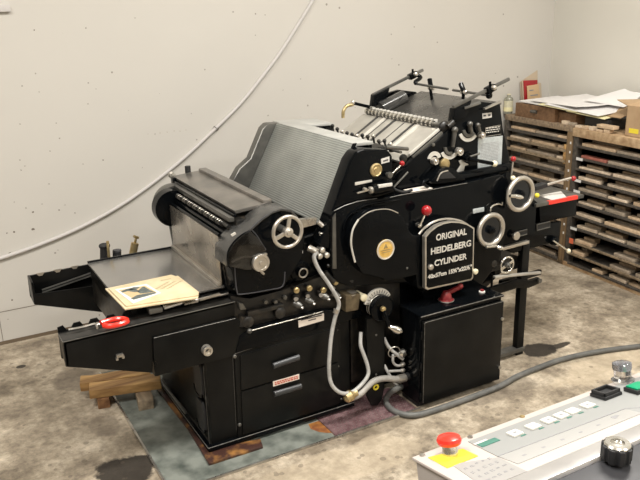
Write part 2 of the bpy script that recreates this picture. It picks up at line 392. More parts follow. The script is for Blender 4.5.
o = MB().box(-4.3, XW+.1, -6.3, -6.2, 0, 3.6).build('wall_front', WALL3, loc=(0,0,0)); tag(o, kind='structure')
o = MB().box(-4.3, XW+.14, -6.3, YW+.1, 3.6, 3.7).build('ceiling', mat('white_ceiling', (.75,.74,.7), .8), loc=(0,0,0)); tag(o, kind='structure')
tb = MB(); tb.box(-4.2, 3.41, YW-.003, YW, 0, .02)
tag(tb.build('trim_1', mat('floor_joint_dirt', (.16, .12, .08), .8), loc=(0,0,0)), kind='structure')

for k, (cx_, cz_, r_) in enumerate(CHIPS):
    mb = MB(); rr = random.Random(k); n = 9
    mb.prism([(cx_+r_*math.cos(2*PI*i/n)*rr.uniform(.6,1.2), cz_+r_*math.sin(2*PI*i/n)*rr.uniform(.5,1.1)) for i in range(n)], YW-.0012, YW)
    tag(mb.build('trim_%d' % (k+10), CHIPL if 27 <= k <= 32 else CHIPM, loc=(0,0,0)), kind='structure')
tb = MB(); tb.box(-1.2, .2, YW-.0015, YW, .190, .193); tb.box(-.603,-.600, YW-.0015, YW, 0, .19)
tag(tb.build('trim_2', CHIPM, loc=(0,0,0)), kind='structure')
tag(MB().box(-1.4, -.318, YW-.022, YW, 1.757, 1.79).build('trim_3', WIREWHITE, None, .002, loc=(0,0,0)), kind='structure')

# white cable draped down the wall, with its clip
c = MB().tube([(-0.75, 1.575, 0.467), (-0.55, 1.575, 0.498), (-0.34, 1.575, 0.539), (-0.118, 1.575, 0.599), (0.104, 1.575, 0.684), (0.3, 1.575, 0.785), (0.516, 1.575, 0.918), (0.727, 1.575, 1.073), (0.889, 1.575, 1.2), (1.042, 1.575, 1.349), (1.197, 1.575, 1.516), (1.405, 1.575, 1.782), (1.528, 1.575, 1.953), (1.636, 1.575, 2.124)], .0105, 12, 5)
tag(c.build('wall_cable', WIREWHITE), 'long white cable sagging diagonally across the cream wall behind the machine', 'cable')
cl = thing('cable_clip', (0.732, 1.587, 1.071), 'small round grey clip holding the white cable to the wall', 'clip')
MB().lathe((0.735, 1.586, 1.068), (0,-1,0), [(.014,0),(.014,.004),(.009,.006),(.0,.006)]).build('clip_plate', STEEL, cl)
MB().torus((0.724, 1.575, 1.076), (.7,0,.7), .0108, .0022, 20, 8).build('clip_loop', DARKSTEEL, cl)

# ------------------------------------------------------------------ the press
press = thing('printing_press', (.75, .33, 0), 'large black cast iron letterpress printing machine standing in the middle of the room', 'printing press')
YB = .66
def part(mb, name, m, bevel=0., parent=None, seg=2, label=None, ang=32):
    o = mb.build(name, m, parent or press, bevel, seg, ang=ang)
    if label: o['label'] = label
    return o
def screw(parent, p, r=.006, ax=(0,-1,0), m=None, name='screw'):
    mb = MB(); mb.lathe(p, ax, [(r,-.002),(r,r*.5),(r*.7,r*.8),(0,r*.8)], 14); return part(mb, name, m or DARKSTEEL, 0, parent)

# -- base
b = MB(); ztop = .50
b.prism([(0,.0)]+[(0,.03),(.012,.045),(.012,.40),(0,.44),(0,ztop),(.68,ztop),(.68,.04),(.68,0)], 0, YB)
base = part(b, 'base', ENAMEL_DULL, .006)
m = MB(); m.box(.68,1.32,.10,YB,0,.50); part(m, 'rear_base', ENAMEL_DULL, .01)
m = MB(); m.prism([(-.012,-.02),(.69,-.02),(.69,.03),(.012,.03),(.012,YB),(-.012,YB)], .017, .038, 'z'); part(m, 'base_lip', ENAMEL, .006)
# side openings of the base (dark recessed windows with rims)
for zz0, zz1 in ((.235,.385),(.07,.21)):
    w = MB()
    w.prism([(.035,zz0+.02),(.05,zz0),(.11,zz0),(.125,zz0+.03),(.125,zz1-.02),(.11,zz1),(.05,zz1),(.035,zz1-.03)], -.0015, .008, 'x')
    part(w, 'side_opening', RUBBER, 0, base)
    w = MB().tube([(-.002,.13,zz0+.03),(-.002,.11,zz0),(-.002,.05,zz0),(-.002,.035,zz0+.02)], .003, 8, 4); part(w, 'opening_rim', ENAMEL, 0, base)
# cross rod at the foot and rail across the side
m = MB().bar((-0.015, 0.606, 0.058), (-0.015, 0.235, 0.074), .012, .012, (0,1,0)); part(m, 'side_rail', DARKSTEEL, .002)

# front door plate with two drawer fronts
dp = MB().prism([(0.132, 0.421), (0.595, 0.458), (0.629, 0.431), (0.628, 0.06), (0.607, 0.036), (0.125, 0.023)], -.009, 0)
door = part(dp, 'front_panel', ENAMEL_DULL, .003)
for poly, nm in (([(0.154, 0.412), (0.61, 0.425), (0.611, 0.262), (0.149, 0.255)], 'drawer_front'), ([(0.148, 0.248), (0.611, 0.255), (0.61, 0.054), (0.145, 0.049)], 'drawer_front')):
    d = part(MB().prism(poly, -.017, -.009), nm, ENAMEL_DULL, .002)
    hx = poly
    if hx[0][1] > .3: a, c = (0.29, -0.03, 0.334), (0.411, -0.03, 0.342)
    else: a, c = (0.288, -0.03, 0.204), (0.416, -0.03, 0.204)
    h = MB()
    for k in range(2):
        px = (a, c)[k]; h.box(px[0]-.004+(.006 if k==0 else -.006), px[0]+.004+(.006 if k==0 else -.006), -.03, -.017, px[2]-.004, px[2]+.004)
    h.loft([[Vector(q)+Vector((0, .012*math.sin(t)*-1, .013*math.cos(t))) for t in [PI*i/8 for i in range(9)]] for q in (a, c)])
    part(h, 'handle', HANDLEM, 0, d)
q = (0.291, -0.018, 0.244), (0.415, -0.018, 0.261)
lb = part(MB().box(q[0][0], q[1][0], -.0195, -.0172, q[0][2]-.012, q[0][2]+.012), 'warning_label', LABELPINK, .0004, None, 1, 'white sticker with red print')
s = MB(); scribble(s, q[0][0]+.008, q[1][0]-.006, -.0195, q[0][2]-.008, q[0][2]+.009, 2, random.Random(3), h=.7); part(s, 'printing', REDINK, 0, lb)
for p_ in ((0.131, -0.01, 0.411), (0.133, -0.01, 0.097)): screw(door, p_, .008)
for k in range(3):
    screw(door, ((0.61, -0.01, 0.41), (0.612, -0.01, 0.236), (0.625, -0.01, 0.069))[k], .005)

# chrome-edged ledge above the drawers
rail = part(MB().cyl((0.199, -0.022, 0.511), (0.537, -0.022, 0.518), .0026), 'edge_rail', STEEL)
led = part(MB().prism([(0.159, 0.495), (0.204, 0.515), (0.542, 0.52), (0.738, 0.47), (0.748, 0.444), (0.625, 0.44), (0.137, 0.425)], -.012, .05), 'ledge', ENAMEL, .003)
part(MB().ball((0.194, -0.03, 0.515), .011), 'rail_end', DARKSTEEL, 0, rail)
pl = part(MB().prism([(0.422, 0.499), (0.545, 0.505), (0.544, 0.473), (0.423, 0.469)], -.016, -.012), 'name_strip', LABELPINK, .0004, led, 1)
a = (0.434, -0.016, 0.496); c = (0.534, -0.016, 0.473)
s = MB()
for k in range(26):
    t = k/26; x = a[0]+(c[0]-a[0])*t; s.box(x, x+.0032*(1+(k*7%3)*.3), -.0168, -.016, a[2]+.002, a[2]+.007)
for k in range(12):
    x = a[0]+(c[0]-a[0])*(.35+.03*k); s.box(x, x+.0032, -.0168, -.016, a[2]-.008, a[2]-.004)
part(s, 'printing', INK, 0, pl)

# -- side frames (front and far): same casting either side of the works
SF = [(0.165, 0.451), (0.134, 0.771), (0.159, 0.883), (0.31, 0.973), (0.434, 0.945), (0.476, 0.827), (0.581, 0.843), (0.636, 0.93), (0.702, 1.042), (0.978, 1.014), (1.474, 1.015), (1.575, 0.983), (1.63, 0.664), (1.668, 0.5), (1.454, 0.363), (1.129, 0.384), (0.985, 0.366), (0.787, 0.393), (0.61, 0.411)]
part(MB().prism(SF, .05, .085), 'side_frame', ENAMEL, .004)
part(MB().prism(SF, .70, .735), 'side_frame', ENAMEL, .004)
part(MB().box(.16, 1.28, .085, .70, .48, .70), 'inner_body', CASTING, .01)
part(MB().box(.72, 1.30, .085, .70, .70, .93), 'upper_body', CASTING, .02)

# -- delivery arms: a long tapering trough in front and its twin at the far side
AP = [(-0.509, 0.634), (0.152, 0.642), (0.147, 0.572), (-0.188, 0.569), (-0.201, 0.425), (-0.511, 0.536)]
y0, y1 = 0., .095
fa = part(MB().prism(AP, y0, y0+.012), 'delivery_arm', ENAMEL_DULL, .003)
x0, x1 = AP[0][0], AP[1][0]
zz = lambda x: AP[0][1] + (x-x0)*(AP[1][1]-AP[0][1])/(x1-x0)
part(MB().hexa([(x0,y0,zz(x0)-.012),(x1,y0,zz(x1)-.012),(x1,y1-.006,zz(x1)-.012),(x0,y1-.006,zz(x0)-.012),(x0,y0,zz(x0)),(x1,y0,zz(x1)),(x1,y1-.006,zz(x1)),(x0,y1-.006,zz(x0))]), 'arm_top', DUSTY, .002, fa)
part(MB().prism([(y0, zz(x0)-.002),(y0, .536),(y1, .552),(y1, zz(x0)-.002)], x0, x0+.012, 'x'), 'arm_end', ENAMEL_DULL, .003, fa)
part(MB().tube([(AP[0][0],-.0005,AP[0][1]-.001),(AP[1][0],-.0005,AP[1][1]-.001)], .0022, 8, smooth=False), 'worn_glint_edge', DARKSTEEL, 0, fa)
part(MB().tube([(x0-.0005,.0,zz(x0)-.002),(x0-.0005,y1-.01,zz(x0)-.002)], .002, 8, smooth=False), 'worn_glint_edge', DARKSTEEL, 0, fa)
part(MB().prism([(x, z) for x, z in AP], y1-.018, y1-.007), 'arm_back', ENAMEL_DULL, .002, fa)
poly = [(x0, zz(x0)-.02), (x0, zz(x0)+.020)]; x = x0 + .02
while x < .10:
    z = zz(x); poly += [(x, z+.024),(x+.012, z+.004),(x+.026, z+.004),(x+.038, z+.024)]; x += .062
poly += [(.13, zz(.13)+.012), (.13, zz(.13)-.02)]
part(MB().prism(poly, y1-.006, y1), 'scalloped_rack', ENAMEL_DULL, 0, fa)
# far arm: open trough seen from inside
far = part(MB().prism(AP, .79, .802), 'delivery_arm', ENAMEL_DULL, .002)
part(MB().prism([(.70,.538),(.70,.632),(.802,.636),(.802,.545)], x0, x0+.010, 'x'), 'arm_end', ENAMEL_DULL, .003, far)
part(MB().hexa([(x0,.70,.530),(-.20,.70,.42),(-.20,.80,.42),(x0,.80,.530),(x0,.70,.540),(-.20,.70,.43),(-.20,.80,.43),(x0,.80,.540)]), 'arm_floor', ENAMEL_DULL, .002, far)
part(MB().prism([(x0,.53),(x0,.578),(-.2,.56),(-.2,.42)], .698, .706), 'arm_lip', ENAMEL_DULL, .002, far)
for k in range(4):
    x = x0 + .035 + .075*k; zc = .634 + (x-x0)*.022
    part(MB().prism([(x,zc+.006),(x+.012,zc-.008),(x+.026,zc-.008),(x+.038,zc+.006)], .786, .7905), 'notch', STEEL, 0, far)
for dz in (0, .012):
    q_ = (-0.46, 0.77, 0.565)
    part(MB().bar((q_[0], q_[1], q_[2]-dz), (-.19,.77,.61-dz), .010, .006), 'guide_rail', DARKSTEEL, .001, far)

# bracket that carries the front arm
part(MB().prism([(-0.19, 0.572), (0.149, 0.579), (0.206, 0.508), (0.147, 0.412), (0.014, 0.413), (-0.197, 0.411)], -.008, .05), 'arm_bracket', ENAMEL_DULL, .004)
kn = MB(); kn.lathe((0.014, -0.008, 0.473), (0,-1,0), [(.021,0),(.021,.020),(.019,.026),(.012,.026),(.012,.020),(.0,.020)], 26)
kn_ob = part(kn, 'bracket_knob', RIM)
part(MB().lathe((0.008, -0.026, 0.483), (0,-1,0), [(.0115,0),(.0115,.003),(0,.003)], 18), 'knob_centre', DARKGREY, 0, kn_ob)
hk = MB(); c0 = (-0.319, -0.006, 0.527)
hk.box(c0[0]-.013, c0[0]+.013, -.012, 0, c0[2], c0[2]+.012); hk.box(c0[0]-.016, c0[0]-.007, -.012, 0, c0[2]-.010, c0[2]); hk.box(c0[0]+.007, c0[0]+.016, -.012, 0, c0[2]-.008, c0[2]+.004)
part(hk, 'latch_plate', STEEL, .002)

# -- delivery board and joggers
zb = .688
bd = part(MB().hexa([(-.268,.075,zb-.012),(.14,.075,zb-.012),(.14,.665,zb-.012),(-.268,.665,zb-.012),(-.268,.075,zb),(.14,.075,zb),(.14,.665,zb),(-.268,.665,zb)]), 'delivery_board', BOARD, .002)
part(MB().box(-.262,-.25,.08,.66,zb-.075,zb-.012), 'board_apron', ENAMEL_DULL, .002, bd)
part(MB().box(-.268,.15,.662,.674,zb-.03,zb+.006), 'board_back_edge', ENAMEL, .002, bd)
part(MB().box(-.26,.15,.10,.66,.50,zb-.02), 'board_frame', CASTING, .004)
# rod with threaded setting pieces in front of the board
zr = (-0.016, 0.05, 0.655)[2]
gr = part(MB().box((-0.176, 0.05, 0.654)[0], (0.161, 0.05, 0.655)[0], .05, .066, .648, .672), 'jogger_rail', ENAMEL, .003)
part(MB().cyl((-0.125, 0.045, 0.667), (0.142, 0.045, 0.662), .0055), 'threaded_rod', STEEL, 0, gr)
sl = MB(); c0 = (-0.156, 0.035, 0.667); sl.box(c0[0]-.03, c0[0]+.022, .02, .06, c0[2]-.012, c0[2]+.008); part(sl, 'slide_block', DARKSTEEL, .003, gr)
for A, B, mm in (((-0.125, 0.035, 0.664), (-0.053, 0.035, 0.671), SILVERPAINT), ((-0.045, 0.035, 0.663), (0.012, 0.035, 0.663), STEEL), ((0.016, 0.035, 0.666), (0.105, 0.035, 0.672), STEEL)):
    part(MB().bar(A, B, .014, .008), 'setting_piece', mm, .002, gr)

# upright sheet plate at the end of the board
xp = .126
pp = part(MB().box(xp, xp+.006, .075, .665, zb, .900), 'front_plate', SHEETMETAL, .001)
part(MB().box(xp-.012, xp+.002, .075, .665, zb, zb+.014), 'plate_strip', RIM, .002, pp)
part(MB().cyl((xp+.005,.07,.902), (xp+.005,.67,.902), .007), 'plate_rod', ENAMEL, 0, pp)

# -- delivery head: rollers, springs and cover between the two housings
part(MB().cyl((.170,.06,.892), (.170,.73,.892), .018), 'delivery_roller', ENAMEL)
part(MB().cyl((.170,.06,.932), (.170,.73,.932), .009), 'spring_shaft', CASTING)
for k in range(26):
    y = .12 + k*.0225
    part(MB().torus((.168, y, .930), (.3,1,.4), .0105, .0026, 14, 6), 'gripper_spring', RIM if k % 3 else DARKSTEEL)
part(MB().box(.176,.20,.07,.76,.946,.966), 'roller_beam', DARKSTEEL, .004)
part(MB().box(.195,.21,.07,.78,.962,.974), 'roller_beam', ENAMEL, .003)
part(MB().box(.20,.36,.06,.80,.70,.955), 'delivery_body', CASTING, .01)
cv = part(MB().hexa([(.212,.085,.972),(.36,.085,.984),(.36,.845,.984),(.212,.845,.972),(.208,.085,.986),(.36,.085,.998),(.36,.845,.998),(.208,.845,.986)]), 'delivery_cover', COVERSTEEL, .003)
part(MB().box(.335,.375,.09,.83,.990,1.010), 'cover_hinge', COVERSTEEL, .006, cv)
part(MB().lathe((.212,.845,.985), (0,1,0), [(.014,-.002),(.014,.004),(.006,.006),(.006,.022),(.016,.026),(.016,.034),(0,.036)], 18), 'cover_knob', STEEL, 0, cv)
part(MB().cyl((0.292, 0.86, 0.962), (0.292, 0.86, 1.021), .014), 'far_stop_post', RUBBER)
part(MB().box(.195,.25,.80,.84,.86,.985), 'far_bracket', ENAMEL, .006)

# far housing: big rounded cover behind the plate
fh = MB(); fh.lathe(((0.161, 0.78, 0.838)[0]+.02, .735, .868), (0,1,0), [(.095,0),(.100,.03),(.094,.07),(.07,.085),(0,.09)], 40)
part(fh, 'far_housing', DARKSTEEL)
part(MB().lathe((.145,.672,.872), (0,1,0), [(.085,0),(.085,.06)], 36), 'far_housing_ring', ENAMEL)

# -- near delivery housing
H = [(0.113, 0.815), (0.12, 0.863), (0.143, 0.895), (0.177, 0.921), (0.224, 0.937), (0.273, 0.969), (0.317, 0.99), (0.356, 0.996), (0.399, 0.985), (0.433, 0.939), (0.458, 0.86), (0.441, 0.777), (0.393, 0.718), (0.355, 0.67), (0.292, 0.664), (0.167, 0.674), (0.143, 0.698), (0.136, 0.786)]
hs = part(MB().prism(H, -.03, .085), 'delivery_housing', ENAMEL, .006, None, 3)
for pts in ([(0.223, 0.938), (0.271, 0.97), (0.315, 0.987), (0.354, 0.993), (0.398, 0.978)], [(0.223, 0.938), (0.247, 0.905), (0.266, 0.869), (0.282, 0.842)], [(0.147, 0.793), (0.15, 0.698), (0.17, 0.679), (0.291, 0.672), (0.349, 0.676), (0.361, 0.734)]):
    part(MB().tube([(x, -.031, z) for x, z in pts], .0028, 8, 4), 'edge_bead', DARKGREY, 0, hs)
W = [(0.116, 0.82), (0.123, 0.863), (0.15, 0.899), (0.184, 0.921), (0.218, 0.931), (0.246, 0.898), (0.269, 0.861), (0.285, 0.817), (0.26, 0.771), (0.188, 0.781), (0.127, 0.806)]
part(MB().prism(W, -.036, -.031), 'window_backing', CASTING, .002, hs)
part(MB().tube([(x,-.036,z) for x, z in [(0.135, 0.821), (0.169, 0.831), (0.211, 0.827), (0.244, 0.8)]], .004, 8, 4), 'inner_lever', RIM, 0, hs)
part(MB().tube([(x,-.036,z) for x, z in [(0.145, 0.843), (0.172, 0.871), (0.198, 0.89)]], .003, 8, 4), 'inner_lever', DARKSTEEL, 0, hs)
part(MB().prism(W, -.046, -.043), 'viewing_window', CLEARTINT, .001, hs)
part(MB().tube([(x,-.044,z) for x, z in [(0.131, 0.796), (0.116, 0.819), (0.119, 0.867), (0.146, 0.902), (0.18, 0.924), (0.214, 0.934)]], .004, 8, 4), 'window_frame', ENAMEL, 0, hs)
arc = [(0.112, 0.807), (0.118, 0.863), (0.141, 0.895), (0.175, 0.921), (0.225, 0.939), (0.273, 0.971), (0.317, 0.992), (0.356, 0.998), (0.399, 0.987), (0.429, 0.952)]
ain = [(x+((0.291, -0.03, 0.818)[0]-x)*.045, z+((0.291, -0.03, 0.818)[2]-z)*.045) for x, z in arc]
part(MB().prism(arc + ain[::-1], -.034, .088), 'hood_sheen_band', HOOD, .002, hs)  # grey band paints in the light on the housing's curved top
part(MB().prism([(0.14, 0.929), (0.157, 0.936), (0.161, 0.928), (0.144, 0.921)], -.034, -.028), 'paint_chip', SILVERPAINT, 0, hs)
# silver ratchet knob
sk = MB(); kc = (0.248, -0.05, 0.801)
sk.lathe((kc[0],-.03,kc[2]), (0,-1,0), [(.034,0),(.036,.012),(.036,.028),(.034,.031),(.026,.031),(.024,.028),(.010,.028),(.008,.034),(0,.034)], 36)
kb = part(sk, 'ratchet_knob', RIM)
part(MB().bar((kc[0]-.004,-.055,kc[2]-.034), (kc[0]+.010,-.055,kc[2]-.048), .010, .012, (0,1,0)), 'knob_pointer', STEEL, .003, kb)
part(MB().bar((kc[0]+.010,-.055,kc[2]+.034), (kc[0]+.028,-.050,kc[2]+.030), .010, .012, (0,1,0)), 'knob_pointer', STEEL, .003, kb)

def handwheel(c, R, r, m, hubm, spokes=3, hub=.02, dish=False, grip=None, a0=90):
    w = MB().torus(c, (0,1,0), R, r, 44, 12); rim = part(w, 'handwheel', m)
    if dish:
        part(MB().lathe(c, (0,-1,0), [(R-.002,-.004),(R*.75,-.012),(R*.4,-.016),(R*.25,-.012),(R*.25,.004),(R*.1,.006),(0,.006)], 40), 'wheel_dish', GLASSBLACK, 0, rim)
    for k in range(spokes):
        t = math.radians(a0+360*k/spokes)
        p1 = (c[0]+math.cos(t)*R, c[1], c[2]+math.sin(t)*R)
        part(MB().bar(c, p1, .016, .009, (0,1,0)), 'spoke', m, .003, rim)
    part(MB().lathe((c[0],c[1]+.012,c[2]), (0,-1,0), [(hub,0),(hub,.024),(hub*.6,.028),(hub*.5,.034),(0,.034)], 24), 'hub', hubm, 0, rim)
    return rim
wc = (0.346, -0.1, 0.922)
handwheel(wc, .061, .0075, RIM, RIM, 3, .019, a0=80)
part(MB().cyl(wc, (wc[0],.05,wc[2]), .014), 'wheel_shaft', DARKSTEEL)

# -- ribbed guard over the cylinder
g0 = (0.566, 0.055, 0.88); g1 = (0.741, 0.055, 1.198); g2 = (0.841, 0.055, 1.197)
gt = (g2[0], g2[1], g2[2])
y0, y1 = .055, .775
f = MB(); t = .012
f.prism([(g0[0],g0[2]),(g1[0],g1[2]),(g1[0]+.02,g1[2]-.01),(g0[0]+.02,g0[2]-.006)], y0, y1)
gd = part(f, 'ribbed_guard', GUARD, .002)
part(MB().prism([(g1[0],g1[2]+.001),(g2[0],g2[2]+.001),(g2[0],g2[2]-.012),(g1[0]+.014,g1[2]-.012)], y0, y1), 'guard_top', STRIP, .002, gd)
part(MB().box(g2[0]-.02, g2[0]-.002, y0+.005, y1, g2[2]-.06, g2[2]-.012), 'guard_back', ENAMEL, .002, gd)
part(MB().prism([(g0[0]-.002,g0[2]),(g1[0]-.002,g1[2]+.003),(g1[0]+.016,g1[2]+.003),(g0[0]+.018,g0[2])], y0-.008, y0), 'guard_edge', ENAMEL, .002, gd)
# bent-up far end plate beside the guard
fe = [(0.777, 1.196), (0.694, 1.199), (0.666, 1.177), (0.592, 1.035), (0.53, 0.992), (0.483, 0.927), (0.458, 0.86), (0.584, 0.794), (0.88, 1.043), (0.931, 1.161)]
part(MB().prism(fe, .778, .835), 'far_end_frame', DARKSTEEL, .008, None, 3)
part(MB().hexa([(.76,.66,1.185),(1.0,.66,1.175),(1.0,.86,1.175),(.76,.86,1.185),(.76,.66,1.197),(1.0,.66,1.187),(1.0,.86,1.187),(.76,.86,1.197)]), 'far_top_plate', STRIP, .003)
part(MB().box(.82,1.0,.67,.85,.95,1.176), 'far_head', ENAMEL, .006)
part(MB().box(.72,.95,.10,.72,.90,1.165), 'cylinder_body', CASTING, .03)
part(MB().cyl((.80,.09,1.0), (.80,.74,1.0), .12, seg=40), 'impression_cylinder', DARKSTEEL)

# -- bearing casting with the brass disc
C1 = [(0.522, 0.811), (0.561, 0.882), (0.601, 0.969), (0.646, 1.071), (0.68, 1.146), (0.709, 1.179), (0.748, 1.187), (0.866, 1.17), (0.891, 1.142), (0.892, 1.021), (0.913, 0.983), (0.786, 0.967), (0.653, 0.935), (0.578, 0.784)]
bc = part(MB().prism(C1, -.02, .055), 'bearing_casting', ENAMEL, .012, None, 3)
part(MB().lathe((0.804, -0.02, 1.093), (0,-1,0), [(.029,0),(.029,.006),(.024,.009),(.022,.006),(.012,.006),(.010,.009),(0,.009)], 36), 'brass_disc', BRASS, 0, bc)
sl_ = part(MB().prism([(0.83, 1.136), (0.872, 1.142), (0.872, 1.119), (0.832, 1.115)], -.0222, -.019), 'small_label', LABELWHITE, 0, bc)
part(MB().prism([(0.84, 1.129), (0.865, 1.132), (0.865, 1.126), (0.84, 1.123)], -.0228, -.0222), 'printing', INK, 0, sl_)
part(MB().prism([(0.702, 1.054), (0.785, 1.055), (0.785, 1.045), (0.702, 1.041)], -.0222, -.019), 'type_plate', SILVERPAINT, .0004, bc)
part(MB().lathe((0.861, -0.02, 1.068), (0,-1,0), [(.008,0),(.008,.012),(.013,.016),(.013,.026),(0,.028)], 18), 'small_knob', DARKSTEEL, 0, bc)
# counter drum
dr0 = (0.77, -0.045, 1.017); dr1 = (0.86, -0.045, 1.022)
dr = part(MB().cyl(dr0, dr1, .024, seg=28), 'counter_drum', ENAMEL)
part(MB().box(dr0[0]+.018, dr1[0]-.004, dr0[1]-.0235, dr0[1]-.008, dr0[2]+.010, dr0[2]+.0225), 'counter_label', LABELWHITE, .001, dr)
part(MB().lathe(dr0, (-1,0,0), [(.016,0),(.016,.010),(.010,.014),(0,.014)], 20), 'drum_cap', RIM, 0, dr)
part(MB().bar((0.7, -0.04, 1.013), (0.758, -0.04, 1.018), .008, .006), 'counter_lever', RIM, .002)
part(MB().lathe((0.74, -0.03, 1.023), (0,-1,0), [(.007,0),(.007,.016),(0,.018)], 14), 'small_knob', RIM)

# -- gear housing
J = [(0.575, 0.708), (0.58, 0.932), (0.595, 0.951), (0.647, 0.966), (0.705, 0.974), (0.804, 0.973), (0.922, 0.971), (1.027, 0.971), (1.289, 0.974), (1.483, 0.987), (1.514, 0.976), (1.524, 0.927), (1.541, 0.68), (1.512, 0.554), (1.381, 0.437), (1.067, 0.456), (1.026, 0.523), (0.948, 0.563), (0.667, 0.604), (0.598, 0.641)]
gh = part(MB().prism(J, -.03, .05), 'gear_housing', ENAMEL, .010, None, 3)
part(MB().prism([(0.581, 0.704), (0.586, 0.925), (0.601, 0.943), (0.6, 0.7)], -.034, -.028), 'bare_edge', DARKSTEEL, .001, gh)
for pts in ([(0.636, 0.867), (0.651, 0.908), (0.69, 0.936), (0.749, 0.953), (0.84, 0.954), (0.922, 0.955)], [(0.655, 0.842), (0.675, 0.891), (0.72, 0.923), (0.779, 0.935), (0.85, 0.931)]):
    part(MB().tube([(x,-.032,z) for x, z in pts], .005, 8, 4), 'cover_ridge', ENAMEL, 0, gh)
D = [(0.698, 0.674), (0.664, 0.734), (0.645, 0.789), (0.641, 0.833), (0.651, 0.879), (0.68, 0.916), (0.724, 0.937), (0.773, 0.942), (0.828, 0.934), (0.873, 0.911), (0.91, 0.879), (0.931, 0.831), (0.953, 0.799), (0.985, 0.791), (1.017, 0.803), (1.023, 0.532), (0.985, 0.545), (0.975, 0.611), (0.877, 0.612), (0.814, 0.614), (0.798, 0.631)]
dc = part(MB().prism(D, -.085, -.03), 'gear_cover', ENAMEL, .008, None, 3)
part(MB().tube([(x,-.082,z) for x, z in [(0.661, 0.733), (0.647, 0.788), (0.643, 0.832), (0.653, 0.878), (0.68, 0.914)]], .0042, 8, 4), 'worn_glint_edge', SILVERPAINT, 0, dc)
part(MB().tube([(x,-.082,z) for x, z in [(0.68, 0.914), (0.726, 0.936), (0.775, 0.941), (0.83, 0.933), (0.876, 0.91)]], .0022, 8, 4), 'worn_glint_edge', RIM, 0, dc)
ec = (0.81, -0.086, 0.762)
em = part(MB().lathe((ec[0],-.084,ec[2]), (0,-1,0), [(.044,0),(.044,.003),(.040,.004),(0,.004)], 44), 'maker_emblem', GOLD, 0, dc)
part(MB().torus((ec[0],-.0885,ec[2]), (0,1,0), .042, .0022, 44, 8), 'emblem_rim', SILVERPAINT, 0, em)
s = MB()
for k in range(34):
    a = 2*PI*k/34; s.box(ec[0]+math.cos(a)*.0365-.0016, ec[0]+math.cos(a)*.0365+.0016, -.0895, -.088, ec[2]+math.sin(a)*.0365-.0016, ec[2]+math.sin(a)*.0365+.0016)
part(s, 'rim_lettering', SILVERPAINT, 0, em)
s = MB(); s.box(ec[0]-.026, ec[0]+.026, -.0895, -.088, ec[2]-.004, ec[2]+.000); s.box(ec[0]-.022, ec[0]+.022, -.0895, -.088, ec[2]-.013, ec[2]-.0095)
s.prism([(ec[0]-.011,ec[2]+.006),(ec[0]+.011,ec[2]+.006),(ec[0]+.006,ec[2]+.016),(ec[0],ec[2]+.028),(ec[0]-.006,ec[2]+.016)], -.0895, -.088)
part(s, 'emblem_relief', BRASS, .0003, em)
screw(dc, (0.923, -0.086, 0.656), .005)

# -- hinged name plate door with cast lettering
Nn = [(0.993, 0.794), (1.017, 0.815), (1.054, 0.833), (1.091, 0.84), (1.135, 0.84), (1.18, 0.831), (1.226, 0.814), (1.267, 0.788), (1.272, 0.549), (1.263, 0.539), (1.013, 0.545), (0.999, 0.554)]
def shift(poly, dx, dz): return [(x+dx, z+dz) for x, z in poly]
cx_ = sum(p[0] for p in Nn)/len(Nn); cz_ = sum(p[1] for p in Nn)/len(Nn)
part(MB().prism(Nn, -.085, -.03), 'name_door_rim', ENAMEL, .004)
part(MB().tube([(x,-.075,z) for x, z in Nn[0:8]], .006, 8, 3), 'rear_rim_bead', RIM)
nd = part(MB().prism(Nn, -.118, -.095), 'name_door', RIM, .003)
inn = [(cx_+(x-cx_)*.945, cz_+(z-cz_)*.95) for x, z in Nn]
part(MB().prism(inn, -.1195, -.10), 'name_panel', ENAMEL, .001, nd)
def put(body, px0, px1, size, y, sx=None):
    w = px1[0]-px0[0]
    o = text(body, 'lettering', size, (0,0,0), FRONT, SILVERPAINT, nd, .0009, 'LEFT', .0009)
    xs = [v.co.x for v in o.data.vertices]; zs = [v.co.z for v in o.data.vertices]
    X0, X1, Z0 = min(xs), max(xs), min(zs); off = ORG[press.name]
    for v in o.data.vertices:
        v.co.x = px0[0]-off.x + (v.co.x-X0)*w/(X1-X0); v.co.z = v.co.z - Z0 + px0[2]-off.z + 0.0
        v.co.y = v.co.y + off.y*0 + (y)
    return o
# text() builds at the world origin, so y is set to the panel face
put('ORIGINAL', (1.05, -0.121, 0.766), (1.22, -0.121, 0.736), .040, -.1205)
put('HEIDELBERG', (1.024, -0.121, 0.707), (1.247, -0.121, 0.665), .040, -.1205)
put('CYLINDER', (1.045, -0.121, 0.65), (1.226, -0.121, 0.614), .038, -.1205)
put('40x57cm 15\u00be"x22\u00bd"', (1.01, -0.121, 0.597), (1.258, -0.121, 0.546), .026, -.1205)
for q_ in range(2):
    part(MB().lathe(((1.018, -0.12, 0.655), (1.277, -0.115, 0.581))[q_], (0,-1,0), [(.010,0),(.013,.006),(.013,.014),(.008,.018),(0,.018)], 20), 'door_knob', CREAMPL if q_ else RIM, 0, nd)

# red ball lever beside the name plate
bl = part(MB().cyl((1.003, -0.07, 0.838), (1.016, -0.09, 0.895), .005), 'ball_lever', CHROME)
part(MB().ball((1.019, -0.09, 0.901), .023, 24), 'lever_ball', REDPL, 0, bl)
part(MB().lathe((1.006, -0.045, 0.829), (0,-1,0), [(.012,0),(.012,.02),(.006,.024),(0,.024)], 18), 'lever_boss', CHROME, 0, bl)

